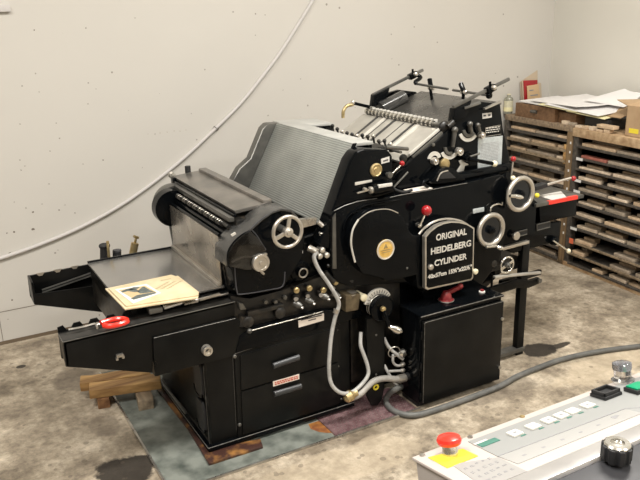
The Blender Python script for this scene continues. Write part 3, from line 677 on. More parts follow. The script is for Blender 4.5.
# -- top of the gear housing
hp = smoothpoly([(1.109, 0.988), (1.136, 1.029), (1.179, 1.053), (1.225, 1.045), (1.272, 1.007), (1.29, 0.977)], 3)
part(MB().prism(hp, -.01, .05), 'gear_hump', ENAMEL, .008)
part(MB().prism([(x, z) for x, z in [(1.138, 1.009), (1.159, 1.035), (1.198, 1.035), (1.239, 1)]], -.014, -.009), 'hump_recess', RUBBER, .001)
part(MB().tube([(1.131, -0.014, 1.001), (1.152, -0.014, 1.034), (1.191, -0.014, 1.04)], .003, 8, 4), 'hump_bead', RIM)
part(MB().cyl((1.272, 0.02, 0.992), (1.584, 0.02, 0.999), .024, seg=24), 'round_cover_bar', ENAMEL)
jt = [(0.922, 0.971), (1.027, 0.971), (1.289, 0.974)]
def jz(x): return jt[0][1] + (x-jt[0][0])*(jt[1][1]-jt[0][1])/(jt[1][0]-jt[0][0]) if x < jt[1][0] else jt[1][1] + (x-jt[1][0])*(jt[2][1]-jt[1][1])/(jt[2][0]-jt[1][0])
lx0, lx1 = (0.985, -0.015, 0.976)[0], (1.104, -0.015, 0.978)[0]
part(MB().hexa([(lx0,-.020,jz(lx0)),(lx1,-.020,jz(lx1)),(lx1,.035,jz(lx1)),(lx0,.035,jz(lx0)),(lx0,-.020,jz(lx0)+.0015),(lx1,-.020,jz(lx1)+.0015),(lx1,.035,jz(lx1)+.0015),(lx0,.035,jz(lx0)+.0015)]), 'instruction_label', LABELPINK, 0)
part(MB().tube([(0.896, 0, 1.008), (0.915, -0.01, 0.99), (0.95, -0.02, 0.978), (0.992, -0.02, 0.981)], .006, 10, 5), 'oil_pipe', RUBBER)
part(MB().tube([(1.092, 0, 1.012), (1.058, -0.01, 1.001), (1.085, -0.01, 0.979)], .007, 10, 5), 'lift_loop', ENAMEL)

# -- feeder side plate with its dials
Mp = [(0.915, 0.933), (0.967, 1.033), (1.03, 1.087), (1.105, 1.128), (1.181, 1.168), (1.247, 1.215), (1.307, 1.268), (1.357, 1.308), (1.421, 1.318), (1.536, 1.298), (1.562, 1.175), (1.601, 1.066), (1.636, 0.936), (1.436, 0.928), (1.2, 0.928)]
mp_ = part(MB().prism(Mp, .048, .075), 'feeder_side_plate', ENAMEL, .005)
part(MB().prism([(x, z) for x, z in Mp], .69, .715), 'feeder_side_plate', ENAMEL, .005)
YP = .046
def pl_(poly, name, m, ex=.002, parent=mp_, lab=None):
    return part(MB().prism(poly, YP-ex, YP+.004), name, m, .0003, parent, 1, lab)
w1 = pl_([(1.429, 1.264), (1.483, 1.264), (1.484, 1.241), (1.431, 1.239)], 'small_label', LABELWHITE)
pl_([(1.433, 1.257), (1.448, 1.257), (1.449, 1.25), (1.434, 1.25)], 'printing', INK, .003, w1)
pl_([(1.46, 1.258), (1.476, 1.258), (1.476, 1.249), (1.461, 1.249)], 'printing', INK, .003, w1)
w2 = pl_([(1.448, 1.198), (1.544, 1.203), (1.551, 1.155), (1.45, 1.154)], 'maker_plate', ENAMEL)
q0 = (1.453, 0.04, 1.173); q1 = (1.535, 0.04, 1.165)
part(MB().tube([(x, YP-.002, z) for x, z in [(1.449, 1.196), (1.54, 1.201), (1.546, 1.158), (1.451, 1.156), (1.449, 1.196)]], .0012, 6, smooth=False), 'plate_border', RIM, 0, w2)
s = MB(); scribble(s, q0[0], q1[0], YP-.002, q0[2]-.004, q0[2]+.026, 3, random.Random(5), .0008, .45); part(s, 'printing', SILVERPAINT, 0, w2)
w3 = pl_([(1.409, 1.152), (1.557, 1.149), (1.558, 1.002), (1.414, 1.001)], 'instruction_table', LABELGREY)
q0 = (1.423, 0.04, 1.013); q1 = (1.541, 0.04, 1.131)
s = MB(); scribble(s, q0[0]+.004, q1[0]-.006, YP-.002, q0[2]+.006, q1[2]-.004, 15, random.Random(8), .0006, .35); part(s, 'printing', GREYINK, 0, w3)
for c_, r_ in (((1.154, 0.04, 1.079), .017), ((1.292, 0.04, 1.106), .019), ((1.42, 0.04, 1.167), .016)):
    part(MB().lathe((c_[0], YP, c_[2]), (0,-1,0), [(r_,0),(r_,.018),(r_*.85,.024),(r_*.5,.022),(r_*.3,.026),(0,.026)], 26), 'dial_knob', RIM, 0, mp_)
def sector(c, r0, r1, a0, a1, n=14):
    return circ(c[0], c[1], r1, a0, a1, n) + circ(c[0], c[1], r0, a1, a0, n)
c_ = (1.159, 0.046, 1.082); part(MB().prism(sector((c_[0],c_[2]), .020, .038, 15, 165), YP-.003, YP+.002), 'dial_scale', SILVERPAINT, 0, mp_)
c_ = (1.247, 0.046, 1.13); part(MB().prism(sector((c_[0],c_[2]), .040, .056, 205, 315), YP-.003, YP+.002), 'dial_scale', SILVERPAINT, 0, mp_)
part(MB().prism(sector((c_[0],c_[2]), .022, .036, 175, 290), YP-.008, YP+.002), 'dial_sector', DARKSTEEL, .001, mp_)
c_ = (1.353, 0.046, 1.205); part(MB().prism(sector((c_[0],c_[2]), .046, .062, 205, 318), YP-.003, YP+.002), 'dial_scale', SILVERPAINT, 0, mp_)
part(MB().prism(sector((c_[0],c_[2]), .026, .042, 190, 320), YP-.008, YP+.002), 'dial_sector', DARKSTEEL, .001, mp_)
part(MB().prism([(1.282, 1.005), (1.309, 1.041), (1.297, 1.061), (1.325, 1.067), (1.356, 1.036), (1.333, 1.034), (1.323, 0.998)], YP-.006, YP), 'pointer_bracket', SILVERPAINT, .001, mp_)
c_ = (1.211, 0.03, 1.057); part(MB().lathe((c_[0], .046, c_[2]), (0,-1,0), [(.022,0),(.027,.004),(.027,.014),(.018,.018),(0,.018)], 26), 'tan_knob', BRASS, 0, mp_)
for A, B, r_ in (((1.344, 0.03, 1.226), (1.358, 0.03, 1.18), .010), ((1.391, 0.03, 1.217), (1.411, 0.03, 1.174), .008), ((1.259, 0.03, 1.208), (1.251, 0.03, 1.132), .011)):
    part(MB().cyl(A, B, r_, r_*.7), 'adjusting_arm', DARKSTEEL, 0, mp_)
    part(MB().ball(A, r_*1.4, 14), 'arm_end', DARKSTEEL, 0, mp_)
c_ = (1.152, 0.04, 1.151); part(MB().lathe((c_[0], YP, c_[2]), (0,-1,0), [(.008,0),(.008,.004),(.004,.006),(0,.006)], 14), 'oil_hole', DARKSTEEL, 0, mp_)
# clutch lever with cream ball
lv = part(MB().cyl((1.321, 0, 1.074), (1.428, -0.04, 1.047), .0085), 'clutch_lever', ENAMEL)
part(MB().ball((1.437, -0.04, 1.045), .0145, 20), 'lever_ball', CREAMPL, 0, lv)
part(MB().torus((1.34, 0.03, 1.074), (0,1,0), .021, .006, 28, 10), 'lever_ring', ENAMEL, 0, lv)
part(MB().cyl((1.317, 0.01, 1.078), (1.39, 0.01, 1.09), .005), 'lever_arm', DARKSTEEL, 0, lv)
part(MB().cyl(((1.321, 0, 1.074)[0], 0, (1.321, 0, 1.074)[2]), ((1.321, 0, 1.074)[0], .05, (1.321, 0, 1.074)[2]), .014), 'lever_boss', ENAMEL, 0, lv)

# -- feed board with tapes
r0 = (1.052, 0.08, 1.12); r1 = (1.204, 0.08, 1.211)
nrm = Vector((-(r1[2]-r0[2]), 0, r1[0]-r0[0])).normalized()
f0, f1 = Vector((r0[0],.085,r0[2])), Vector((r1[0],.085,r1[2]))
e0, e1 = Vector((r0[0],.70,r0[2])), Vector((r1[0],.70,r1[2]))
dwn = (f1-f0).normalized()
fb = part(MB().hexa([f0-nrm*.014-dwn*.06, f1-nrm*.014, e1-nrm*.014, e0-nrm*.014-dwn*.06, f0-dwn*.06, f1, e1, e0-dwn*.06]), 'feed_board', PALE, .002)
for yy in (.215, .49):
    o_ = Vector((0,yy-.085,0)); part(MB().hexa([f0+o_-dwn*.04+nrm*.0, f1+o_, f1+o_+Vector((0,.022,0)), f0+o_-dwn*.04+Vector((0,.022,0)), f0+o_-dwn*.04+nrm*.003, f1+o_+nrm*.003, f1+o_+Vector((0,.022,0))+nrm*.003, f0+o_-dwn*.04+Vector((0,.022,0))+nrm*.003]), 'feed_tape', SILVERPAINT, 0, fb)
for yy, hh in ((.255,.018),(.405,.020),(.555,.018),(.33,.005),(.475,.005)):
    o_ = Vector((0,yy-.085,0)); a_, b_ = (f0 - dwn*.04, f1) if hh > .006 else (f0-dwn*.04, f1)
    part(MB().hexa([a_+o_+nrm*.000, b_+o_, b_+o_+Vector((0,hh,0)), a_+o_+Vector((0,hh,0)), a_+o_+nrm*.0016, b_+o_+nrm*.0016, b_+o_+Vector((0,hh,0))+nrm*.0016, a_+o_+Vector((0,hh,0))+nrm*.0016]), 'board_slot', TAPE, 0, fb)
part(MB().bar(f0+Vector((0,-.012,0))-dwn*.01, f1+Vector((0,-.012,0)), .008, .014, nrm), 'board_edge_rail', SILVERPAINT, .003, fb)
part(MB().bar(f0+Vector((0,-.024,0))-dwn*.01-nrm*.02, f1+Vector((0,-.024,0))-nrm*.02, .008, .024, nrm), 'board_side_rail', DARKSTEEL, .003, fb)
part(MB().tube([f1+Vector((.006,-.014,.004)), f1+Vector((.014,-.016,-.012)), f1+Vector((.010,-.016,-.035))], .005, 8, 4), 'rail_hook', CHROME, 0, fb)
# row of bright feed rollers along the top
part(MB().cyl((f1.x+.02,.09,f1.z+.014), (f1.x+.02,.70,f1.z+.014), .010), 'roller_shaft', DARKSTEEL)
for k in range(18):
    y = .125 + k*.0318
    rr = MB().lathe((f1.x+.008, y, f1.z+.016), (0,1,0), [(.009,0),(.016,.001),(.016,.013),(.009,.015)], 16)
    rl = part(rr, 'feed_roller', CHROME)
    part(MB().box(f1.x+.016, f1.x+.034, y+.002, y+.012, f1.z+.012, f1.z+.036), 'roller_holder', SILVERPAINT, .002, rl)
part(MB().ball((f1.x+.03,.075,f1.z+.005), .03, 18, (1,.6,1)), 'shaft_bracket', CASTING)
part(MB().cyl((f1.x+.03,.05,f1.z+.01), (f1.x+.06,.05,f1.z+.03), .014), 'shaft_lug', CASTING)
# small knobs and fingers across the lower end of the board
q0, q1 = (1.026, 0.7, 1.129), (0.994, 0.06, 1.134)
part(MB().cyl((q1[0]-.005,.06,q1[2]), (q1[0]-.005,.72,q1[2]), .0065), 'finger_shaft', DARKSTEEL)
rnd = random.Random(4)
for k in range(13):
    y = .13 + k*.046; h = rnd.choice((.012,.02,.03)); x = q1[0]-.005
    fg = part(MB().cyl((x,y,q1[2]), (x-.008,y,q1[2]+h+.012), .005, seg=10), 'sheet_finger', CASTING)
    part(MB().ball((x-.008,y,q1[2]+h+.014), .0095, 12), 'finger_nut', RIM if k % 3 == 0 else CASTING, 0, fg)
    part(MB().box(x-.012, x+.014, y-.009, y+.009, q1[2]-.01, q1[2]+.008), 'finger_clamp', CASTING, .003, fg)
bl = part(MB().cyl((0.889, -0.01, 1.059), (0.933, -0.02, 1.098), .0035), 'stop_lever', CHROME)
part(MB().ball((0.938, -0.02, 1.104), .0115, 16), 'lever_ball', REDPL, 0, bl)
part(MB().lathe((0.969, 0.02, 1.117), (0,-1,0), [(.018,0),(.018,.010),(.010,.014),(0,.014)], 20), 'lever_disc', CASTING, 0, bl)
part(MB().cyl((0.869, 0, 1.179), (0.982, 0, 1.158), .008), 'cross_shaft', DARKSTEEL)
part(MB().cyl((0.908, -0.005, 1.003), (0.98, -0.005, 1.059), .004), 'link_rod', DARKSTEEL)

# -- feeder table and its upper fittings
T0 = Vector((f1.x+.03, 0, f1.z-.01)); T1 = Vector((1.545, 0, 1.305))
tn = Vector((-(T1.z-T0.z), 0, T1.x-T0.x)).normalized()
ft = part(MB().hexa([(T0.x,.05,T0.z-.01),(T1.x,.05,T1.z-.01),(T1.x,.665,T1.z-.01),(T0.x,.665,T0.z-.01),(T0.x,.05,T0.z),(T1.x,.05,T1.z),(T1.x,.665,T1.z),(T0.x,.665,T0.z)]), 'feed_table', TABLESTEEL, .002)
part(MB().hexa([(T0.x+.05,.09,T0.z-.10),(T1.x-.02,.09,T1.z-.14),(T1.x-.02,.66,T1.z-.14),(T0.x+.05,.66,T0.z-.10),(T0.x+.05,.09,T0.z-.01),(T1.x-.02,.09,T1.z-.01),(T1.x-.02,.66,T1.z-.01),(T0.x+.05,.66,T0.z-.01)]), 'feeder_body', ENAMEL_DULL, .01)
# far-side motor casing lying along the table
m0, m1 = (1.266, 0.63, 1.237), (1.41, 0.63, 1.287)
mc = part(MB().cyl(m0, m1, .036, .036, 28), 'suction_drum', HOOD)
part(MB().bar(Vector(m0)+Vector((.06,-.032,.012)), Vector(m1)+Vector((-.04,-.032,.004)), .006, .007), 'drum_slot', RUBBER, .001, mc)
part(MB().tube([(1.093, 0.72, 1.197), (1.096, 0.72, 1.232), (1.118, 0.72, 1.256), (1.154, 0.72, 1.26)], .009, 12, 6), 'air_horn', BRASS)
part(MB().cyl((1.154, 0.72, 1.268), (1.219, 0.66, 1.248), .008), 'horn_rod', ENAMEL)
part(MB().ball((1.154, 0.72, 1.271), .013, 14), 'horn_joint', RIM)
def side_gauge(y, A, B, base, sgn):
    g = part(MB().bar(A, B, .013, .015), 'gauge_bar', DARKSTEEL, .003)
    part(MB().hexa([(base[0]-.035,y-.02,base[1]-.06),(base[0]+.04,y-.02,base[1]-.045),(base[0]+.04,y+.02,base[1]-.045),(base[0]-.035,y+.02,base[1]-.06),(base[0]-.025,y-.02,base[1]),(base[0]+.07,y-.02,base[1]+.03),(base[0]+.07,y+.02,base[1]+.03),(base[0]-.025,y+.02,base[1])]), 'gauge_foot', ENAMEL, .005, g)
    t = .80; C = Vector(A).lerp(Vector(B), t if sgn > 0 else .66)
    part(MB().bar(C-Vector((.025,0,.012)), C+Vector((.022,0,.006)), .032, .030), 'gauge_clamp', ENAMEL, .005, g)
    part(MB().lathe(C+Vector((0,-.016,.004)), (0,-1,0), [(.011,0),(.011,.014),(.006,.018),(0,.018)], 14), 'clamp_screw', RIM, 0, g)
    part(MB().cyl(C+Vector((-.002,0,.01)), C+Vector((-.004,0,.030)), .006, seg=10), 'clamp_stud', ENAMEL, 0, g)
    return g, C
A, B = (1.234, 0.66, 1.308), (1.551, 0.66, 1.414)
g1_, C1_ = side_gauge(.66, A, B, (1.26, 1.31), 1)
A, B = (1.26, 0.05, 1.307), (1.583, 0.05, 1.408)
g2_, C2_ = side_gauge(.06, A, B, (1.29, 1.30), -1)
# drop cranks and cross rods carrying the slotted hold-downs
d1 = (1.466, 0.6, 1.352)
part(MB().tube([C1_+Vector((.02,0,0)), C1_+Vector((.035,-.02,-.015)), Vector(d1)+Vector((0,.01,.01)), d1], .010, 12, 4), 'drop_crank', ENAMEL, 0, g1_)
cr1 = part(MB().cyl(d1, (1.484, 0.366, 1.344), .006), 'cross_rod', DARKSTEEL)
d2 = (1.467, 0.05, 1.342)
part(MB().tube([C2_, C2_+Vector((.0,0,-.02)), Vector(d2)+Vector((0,0,.012)), d2], .010, 12, 4), 'drop_crank', ENAMEL, 0, g2_)
part(MB().ball(d2, .016, 14), 'crank_end', ENAMEL, 0, g2_)
cr2 = part(MB().cyl(d2, (1.467, 0.306, 1.345), .006), 'cross_rod', DARKSTEEL)
def holder(c, top, foot, parent):
    h = MB().bar(top, c, .022, .014, (0,1,0)); part(h, 'slotted_holder', ENAMEL, .004, parent)
    part(MB().tube([top, (c[0]-.004,c[1],c[2]), foot], .008, 10, 5), 'bent_finger', ENAMEL, 0, parent)
    part(MB().lathe((c[0],c[1],c[2]), (0,-1,0), [(.011,-.014),(.011,.018),(.006,.024),(0,.024)], 14), 'thumb_screw', RIM, 0, parent)
holder((1.484, 0.501, 1.338), (1.484, 0.515, 1.384), (1.478, 0.483, 1.28), cr1)
holder((1.467, 0.225, 1.342), (1.467, 0.252, 1.382), (1.462, 0.224, 1.31), cr2)
part(MB().hexa([(1.328, 0.07, 1.304), (1.421, 0.07, 1.316), (1.404, 0.03, 1.31), (1.312, 0.03, 1.294), Vector((1.328, 0.07, 1.304))+Vector((0,0,.008)), Vector((1.421, 0.07, 1.316))+Vector((0,0,.008)), Vector((1.404, 0.03, 1.31))+Vector((0,0,.008)), Vector((1.312, 0.03, 1.294))+Vector((0,0,.008))]), 'guide_plate', DARKSTEEL, .001)
part(MB().bar((1.427, 0.035, 1.286), (1.524, 0.035, 1.311), .018, .008), 'guide_bar', STEEL, .002)

# -- right-hand end: handwheels and feed control box
part(MB().prism([(1.336, 0.881), (1.56, 0.993), (1.588, 0.951), (1.783, 0.79), (1.799, 0.69), (1.93, 0.679), (1.933, 0.583), (1.616, 0.572), (1.567, 0.612), (1.437, 0.57), (1.348, 0.637)], .0, .08), 'end_frame', ENAMEL, .005)
wA = (1.403, -0.075, 0.745); rA = handwheel(wA, .0715, .0115, RIM, ENAMEL, 0, .019, True)
part(MB().cyl((wA[0],-.07,wA[2]), (wA[0],.02,wA[2]), .02), 'wheel_shaft', DARKSTEEL)
wB = (1.574, -0.075, 0.891); rB = handwheel(wB, .0755, .0115, RIM, ENAMEL, 0, .019, True)
part(MB().cyl((wB[0],-.07,wB[2]), (wB[0],.02,wB[2]), .02), 'wheel_shaft', DARKSTEEL)
# crank handles on the wheels
part(MB().cyl((1.36, -0.095, 0.675), (1.427, -0.095, 0.668), .006), 'wheel_crank', STEEL, 0, rA)
part(MB().lathe((1.422, -0.1, 0.665), (.75,-.5,-.25), [(.007,0),(.011,.010),(.010,.022),(.005,.03),(0,.03)], 16), 'crank_grip', CHROME, 0, rA)
part(MB().cyl((1.49, -0.095, 0.898), (1.522, -0.1, 0.894), .008, .010), 'wheel_crank', CHROME, 0, rB)
part(MB().lathe((1.516, -0.1, 0.895), (.85,-.3,-.25), [(.008,0),(.011,.010),(.010,.030),(.005,.042),(0,.042)], 16), 'crank_grip', CHROME, 0, rB)
part(MB().tube([(1.422, -0.045, 0.823), (1.424, -0.045, 0.84), (1.442, -0.045, 0.851), (1.472, -0.045, 0.852), (1.491, -0.045, 0.846), (1.493, -0.045, 0.858)], .004, 8, 4), 'curved_pipe', CHROME)
part(MB().prism([(1.328, 0.846), (1.393, 0.846), (1.395, 0.825), (1.329, 0.825)], -.0335, -.029), 'type_plate', LABELGREY, .0003)
rl_ = part(MB().cyl((1.562, -0.02, 0.958), (1.569, -0.02, 1.039), .004), 'red_ball_lever', RIM)
part(MB().ball((1.57, -0.02, 1.048), .013, 18), 'lever_ball', REDPL, 0, rl_)
part(MB().ball((1.536, -0.06, 0.969), .012, 18), 'lever_ball', CREAMPL, 0, rl_)
part(MB().ball((1.758, 0, 0.842), .012, 16), 'yellow_knob', YELLOWPL)
# feed control box
bx = part(MB().box(1.755, 2.04, 0, .20, .695, .785), 'control_box', ENAMEL, .004)
tp = part(MB().box(1.745, 2.075, -.012, .215, .785, .803), 'box_lid', DARKSTEEL, .002, bx)
part(MB().hexa([(1.86,-.002,.803),(1.96,-.002,.803),(2.03,.10,.803),(1.87,.10,.803),(1.86,-.002,.8045),(1.96,-.002,.8045),(2.03,.10,.8045),(1.87,.10,.8045)]), 'lid_label', LABELWHITE, 0, bx)
part(MB().box(1.83, 2.03, -.0135, -.011, .7865, .8025), 'red_strip', REDBR, 0, bx)
part(MB().box(1.83, 2.03, -.0135, .004, .8030, .8042), 'red_strip', REDBR, 0, bx)
lb_ = part(MB().bar((1.799, 0.07, 0.859), (1.88, 0.07, 0.866), .04, .022), 'lever_block', RUBBER, .004)
part(MB().cyl((1.86, 0.07, 0.861), (2.017, 0.03, 0.889), .0065), 'lever_rod', RIM, 0, lb_)
part(MB().ball((2.036, 0.03, 0.884), .013, 18), 'lever_ball', REDPL, 0, lb_)
# box below with slots
lw = part(MB().prism([(1.53, 0.684), (1.952, 0.676), (1.948, 0.572), (1.635, 0.563), (1.555, 0.593)], .01, .22), 'lower_box', ENAMEL_DULL, .004)
for pts in ([(1.624, 0.677), (1.702, 0.679), (1.704, 0.655), (1.625, 0.651)], [(1.767, 0.693), (1.855, 0.694), (1.858, 0.665), (1.77, 0.662)]):
    part(MB().prism(pts, -.003, .012), 'slot_recess', RUBBER, 0, lw)
    part(MB().tube([(x,-.004,z) for x, z in pts+pts[:1]], .003, 8, smooth=False), 'slot_rim', DARKSTEEL, 0, lw)
fbr = part(MB().bar((1.539, -0.01, 0.612), (1.708, -0.01, 0.617), .02, .016), 'bare_steel_bar', RIM, .003)
part(MB().lathe((1.612, 0, 0.667), (0,-1,0), [(.006,-.01),(.006,.02),(.021,.022),(.021,.030),(.018,.033),(0,.033)], 28), 'steel_button', RIM, 0, fbr)
ck = part(MB().lathe((1.891, 0, 0.587), (0,-1,0), [(.022,-.01),(.024,.008),(.020,.020),(.008,.024),(0,.024)], 22), 'shift_hub', ENAMEL)
part(MB().cyl((1.869, -0.02, 0.597), (1.964, -0.03, 0.532), .0045), 'shift_lever', CHROME, 0, ck)
part(MB().ball((1.975, -0.03, 0.524), .0125, 18), 'lever_ball', CREAMPL, 0, ck)
# small chrome ring wheel on the gearbox below
sw = (1.558, -0.03, 0.53); rr = handwheel(sw, .040, .0055, CHROME, DARKSTEEL, 2, .014, False, a0=20)
part(MB().cyl(sw, (sw[0],.08,sw[2]), .010), 'wheel_shaft', DARKSTEEL)
part(MB().box(1.45,1.62,.01,.16,.49,.60), 'gearbox', CASTING, .012)
part(MB().box(1.53,1.72,.02,.10,.47,.52), 'gearbox_cover', ENAMEL_DULL, .008)
part(MB().ball((1.476, 0, 0.552), .035, 16), 'casting_boss', CASTING)
part(MB().bar((1.479, -0.03, 0.484), (1.784, -0.03, 0.446), .018, .012), 'pale_cross_bar', PALE, .003)
# stand: post, foot bar, tapering arms
po = part(MB().prism([(1.682,.0),(1.728,.0),(1.728,.028),(1.694,.028),(1.694,.10),(1.682,.10)][0:0]+[(1.683,-.005),(1.729,-.005),(1.729,.028),(1.683,.028)], .0, .62, 'z'), 'stand_post', ENAMEL_DULL, .003)
part(MB().bar((1.30,.012,.03), (1.735,.012,.03), .05, .022), 'foot_bar', DARKSTEEL, .003)
ta = part(MB().prism([(1.472, 0.42), (1.667, 0.427), (1.73, 0.404), (1.805, 0.407), (1.823, 0.392), (1.814, 0.375), (1.733, 0.365), (1.657, 0.381), (1.539, 0.377), (1.475, 0.378)], -.01, .01), 'tapered_arm', ENAMEL_DULL, .004)
part(MB().lathe((1.8, -0.012, 0.394), (0,-1,0), [(.012,0),(.012,.010),(0,.010)], 16), 'arm_bolt', DARKSTEEL, 0, ta)
part(MB().cyl((1.493, 0, 0.487), (1.495, 0, 0.393), .006), 'drop_rod', ENAMEL_DULL)
part(MB().bar((1.595, 0.05, 0.403), (1.973, 0.15, 0.355), .02, .03), 'rear_arm', ENAMEL_DULL, .004)

# -- oilers and pipework in the recess over the ledge
rnd = random.Random(11)
for c_, d_, e_ in (((0.414, -0.02, 0.641), (0.417, -0.02, 0.601), (0.42, -0.03, 0.572)), ((0.474, -0.02, 0.637), (0.473, -0.02, 0.602), (0.476, -0.03, 0.577)), ((0.543, -0.015, 0.612), (0.535, -0.02, 0.593), (0.548, -0.03, 0.58)), ((0.605, -0.01, 0.633), (0.599, -0.01, 0.607), (0.608, -0.02, 0.572))):
    ol = part(MB().cyl(c_, Vector(c_)+Vector((0,.06,0)), .008, seg=16), 'oil_valve', CASTING)
    part(MB().lathe(c_, (0,-1,0), [(.013,0),(.013,.008),(.009,.012),(0,.012)], 18), 'valve_cap', BRASS, 0, ol)
    part(MB().bar(Vector(d_)+Vector((0,.02,.014)), Vector(d_)+Vector((.002,.02,-.014)), .024, .02, (0,1,0)), 'valve_body', CASTING, .004, ol)
    part(MB().lathe(d_, (-.6,-.5,.2), [(.007,0),(.009,.014),(0,.014)], 10), 'valve_nut', RIM, 0, ol)
    part(MB().lathe(Vector(e_)+Vector((-.012,.02,.01)), (.6,-.7,-.35), [(.013,0),(.015,.02),(.011,.030),(.011,.036),(0,.036)], 16), 'valve_plug', DARKSTEEL, 0, ol)
    part(MB().cyl(Vector(e_)+Vector((.006,-.004,-.004)), Vector(e_)+Vector((.012,-.013,-.008)), .006, seg=10), 'plug_tip', RIM, 0, ol)
part(MB().prism([(0.151, 0.488), (0.14, 0.664), (0.221, 0.634), (0.378, 0.639), (0.642, 0.674), (0.763, 0.599), (0.762, 0.447), (0.559, 0.499), (0.213, 0.495)], .012, .05), 'recess_plate', CASTING, .004)
ba = part(MB().bar((0.198, -0.005, 0.579), (0.359, -0.005, 0.582), .018, .018), 'rocker_arm', CASTING, .004)
part(MB().lathe((0.198, 0, 0.547), (0,-1,0), [(.024,0),(.024,.015),(.012,.022),(0,.022)], 20), 'rocker_hub', CASTING, 0, ba)
part(MB().lathe((0.342, 0, 0.553), (0,-1,0), [(.024,0),(.024,.015),(.012,.022),(0,.022)], 20), 'rocker_hub', CASTING, 0, ba)
part(MB().cyl((0.171, 0, 0.531), (0.182, 0, 0.572), .014), 'pivot_block', CASTING, 0, ba)
part(MB().prism([(0.163, 0.638), (0.184, 0.625), (0.195, 0.601), (0.169, 0.603)], -.008, .01), 'clip_piece', DARKSTEEL, .002)
for c_ in ((0.284, 0, 0.61), (0.328, 0, 0.6), (0.372, 0, 0.61)):
    part(MB().lathe((c_[0],.01,c_[2]), (0,-1,0), [(.009,0),(.009,.014),(0,.016)], 6), 'hex_bolt', DARKSTEEL)
bh = (0.454, 0, 0.705); part(MB().lathe((bh[0],.03,bh[2]), (0,-1,0), [(.044,0),(.044,.020),(.036,.026),(.022,.026),(.022,.040),(.018,.042),(.012,.034),(0,.034)], 30), 'shaft_boss', ENAMEL)
part(MB().torus((bh[0],-.012,bh[2]), (0,1,0), .019, .003, 26, 8), 'boss_ring', RIM)
part(MB().prism([(0.408, 0.805), (0.46, 0.81), (0.46, 0.787), (0.409, 0.781)], -.004, .0), 'white_plate', LABELWHITE, .001)
part(MB().prism([(0.423, 0.929), (0.538, 0.923), (0.532, 0.894), (0.476, 0.89), (0.427, 0.911)], .01, .03), 'white_plate', STEEL, .001)
tk = part(MB().cyl((0.48, -0.02, 0.81), (0.5, -0.05, 0.798), .014), 'toggle_lever', RIM)
for c_ in ((0.517, -0.04, 0.775), (0.555, -0.03, 0.769), (0.54, -0.02, 0.791)):
    part(MB().lathe(c_, (0,-1,0), [(.010,-.03),(.012,0),(.012,.008),(.007,.012),(0,.012)], 18), 'toggle_knob', RIM, 0, tk)
sp = MB()
for k in range(7):
    c_ = Vector((0.553, 0, 0.857)).lerp(Vector((0.566, 0, 0.798)), k/6); sp.torus(c_, (.1,0,1), .011, .0035, 16, 6)
part(sp, 'coil_spring', STEEL)
part(MB().cyl((0.547, 0.02, 0.9), (0.564, 0.01, 0.882), .010), 'spring_anchor', RIM)
part(MB().prism([(0.593, 0.704), (0.627, 0.716), (0.631, 0.665), (0.586, 0.634)], -.005, .03), 'link_plate', CASTING, .003)
for A, B, r_ in (((0.568, -0.01, 0.712), (0.65, -0.02, 0.722), .009), ((0.557, -0.01, 0.688), (0.594, -0.02, 0.639), .012), ((0.596, -0.01, 0.658), (0.683, -0.02, 0.625), .012), ((0.671, 0, 0.689), (0.696, 0, 0.639), .010), ((0.699, -0.01, 0.591), (0.72, -0.01, 0.628), .008)):
    part(MB().cyl(A, B, r_), 'linkage_rod', CASTING)
can = part(MB().prism([(0.633, 0.58), (0.708, 0.573), (0.697, 0.497), (0.631, 0.502)], -.05, .02), 'oil_cup', OILY, .006)
part(MB().lathe((0.672, -0.02, 0.567), (0,0,1), [(.03,0),(.032,.006),(.02,.010),(0,.010)], 20), 'oil_cup_lid', RIM, 0, can)
part(MB().lathe((0.725, -0.04, 0.549), (0,-1,0), [(.014,-.05),(.014,0),(.017,.003),(.017,.012),(.010,.016),(0,.016)], 22), 'cream_knob', CREAMPL)
part(MB().lathe((1.043, -0.02, 0.447), (0,-1,0), [(.010,0),(.010,.008),(0,.01)], 12), 'hex_bolt', DARKSTEEL)
# recess behind the crank and the crank dial itself
part(MB().box(.71,.98,.04,.12,.10,.60), 'recess_wall', CASTING, .01)
dc_ = (0.795, -0.06, 0.507)
sc_ = part(MB().prism(sector((dc_[0],dc_[2]), .044, .070, 22, 172, 22), -.055, -.043), 'crank_scale', SILVERPAINT, .002)
s = MB()
for k in range(11):
    a = math.radians(30+13.5*k); s.bar((dc_[0]+.050*math.cos(a),-.0555,dc_[2]+.050*math.sin(a)), (dc_[0]+.064*math.cos(a),-.0555,dc_[2]+.064*math.sin(a)), .002, .002, (0,1,0))
part(s, 'scale_marks', INK, 0, sc_)
cd = part(MB().lathe((dc_[0]+.006,.04,dc_[2]-.016), (0,-1,0), [(.030,0),(.030,.06),(.058,.062),(.058,.118),(.053,.122),(.051,.118),(.014,.118),(.014,.128),(0,.13)], 40), 'crank_drum', ENAMEL)
part(MB().torus((dc_[0],-.045,dc_[2]-.012), (0,1,0), .0535, .0015, 40, 6), 'drum_ring', RIM, 0, cd)
part(MB().torus((dc_[0],-.060,dc_[2]-.012), (0,1,0), .0535, .0015, 40, 6), 'drum_ring', RIM, 0, cd)
part(MB().lathe((dc_[0],-.085,dc_[2]-.012), (0,-1,0), [(.012,0),(.012,.012),(.007,.016),(0,.016)], 18), 'drum_nut', BRASS, 0, cd)
part(MB().tube([(dc_[0],-.088,dc_[2]-.012), (0.799, -0.1, 0.469), (0.814, -0.11, 0.418)], .010, 12, 5), 'crank_arm', ENAMEL, 0, cd)
part(MB().lathe((0.811, -0.11, 0.418), (.75,-.45,-.42), [(.008,0),(.010,.012),(.017,.035),(.015,.055),(.006,.066),(0,.066)], 18), 'crank_grip', CHROME, 0, cd)
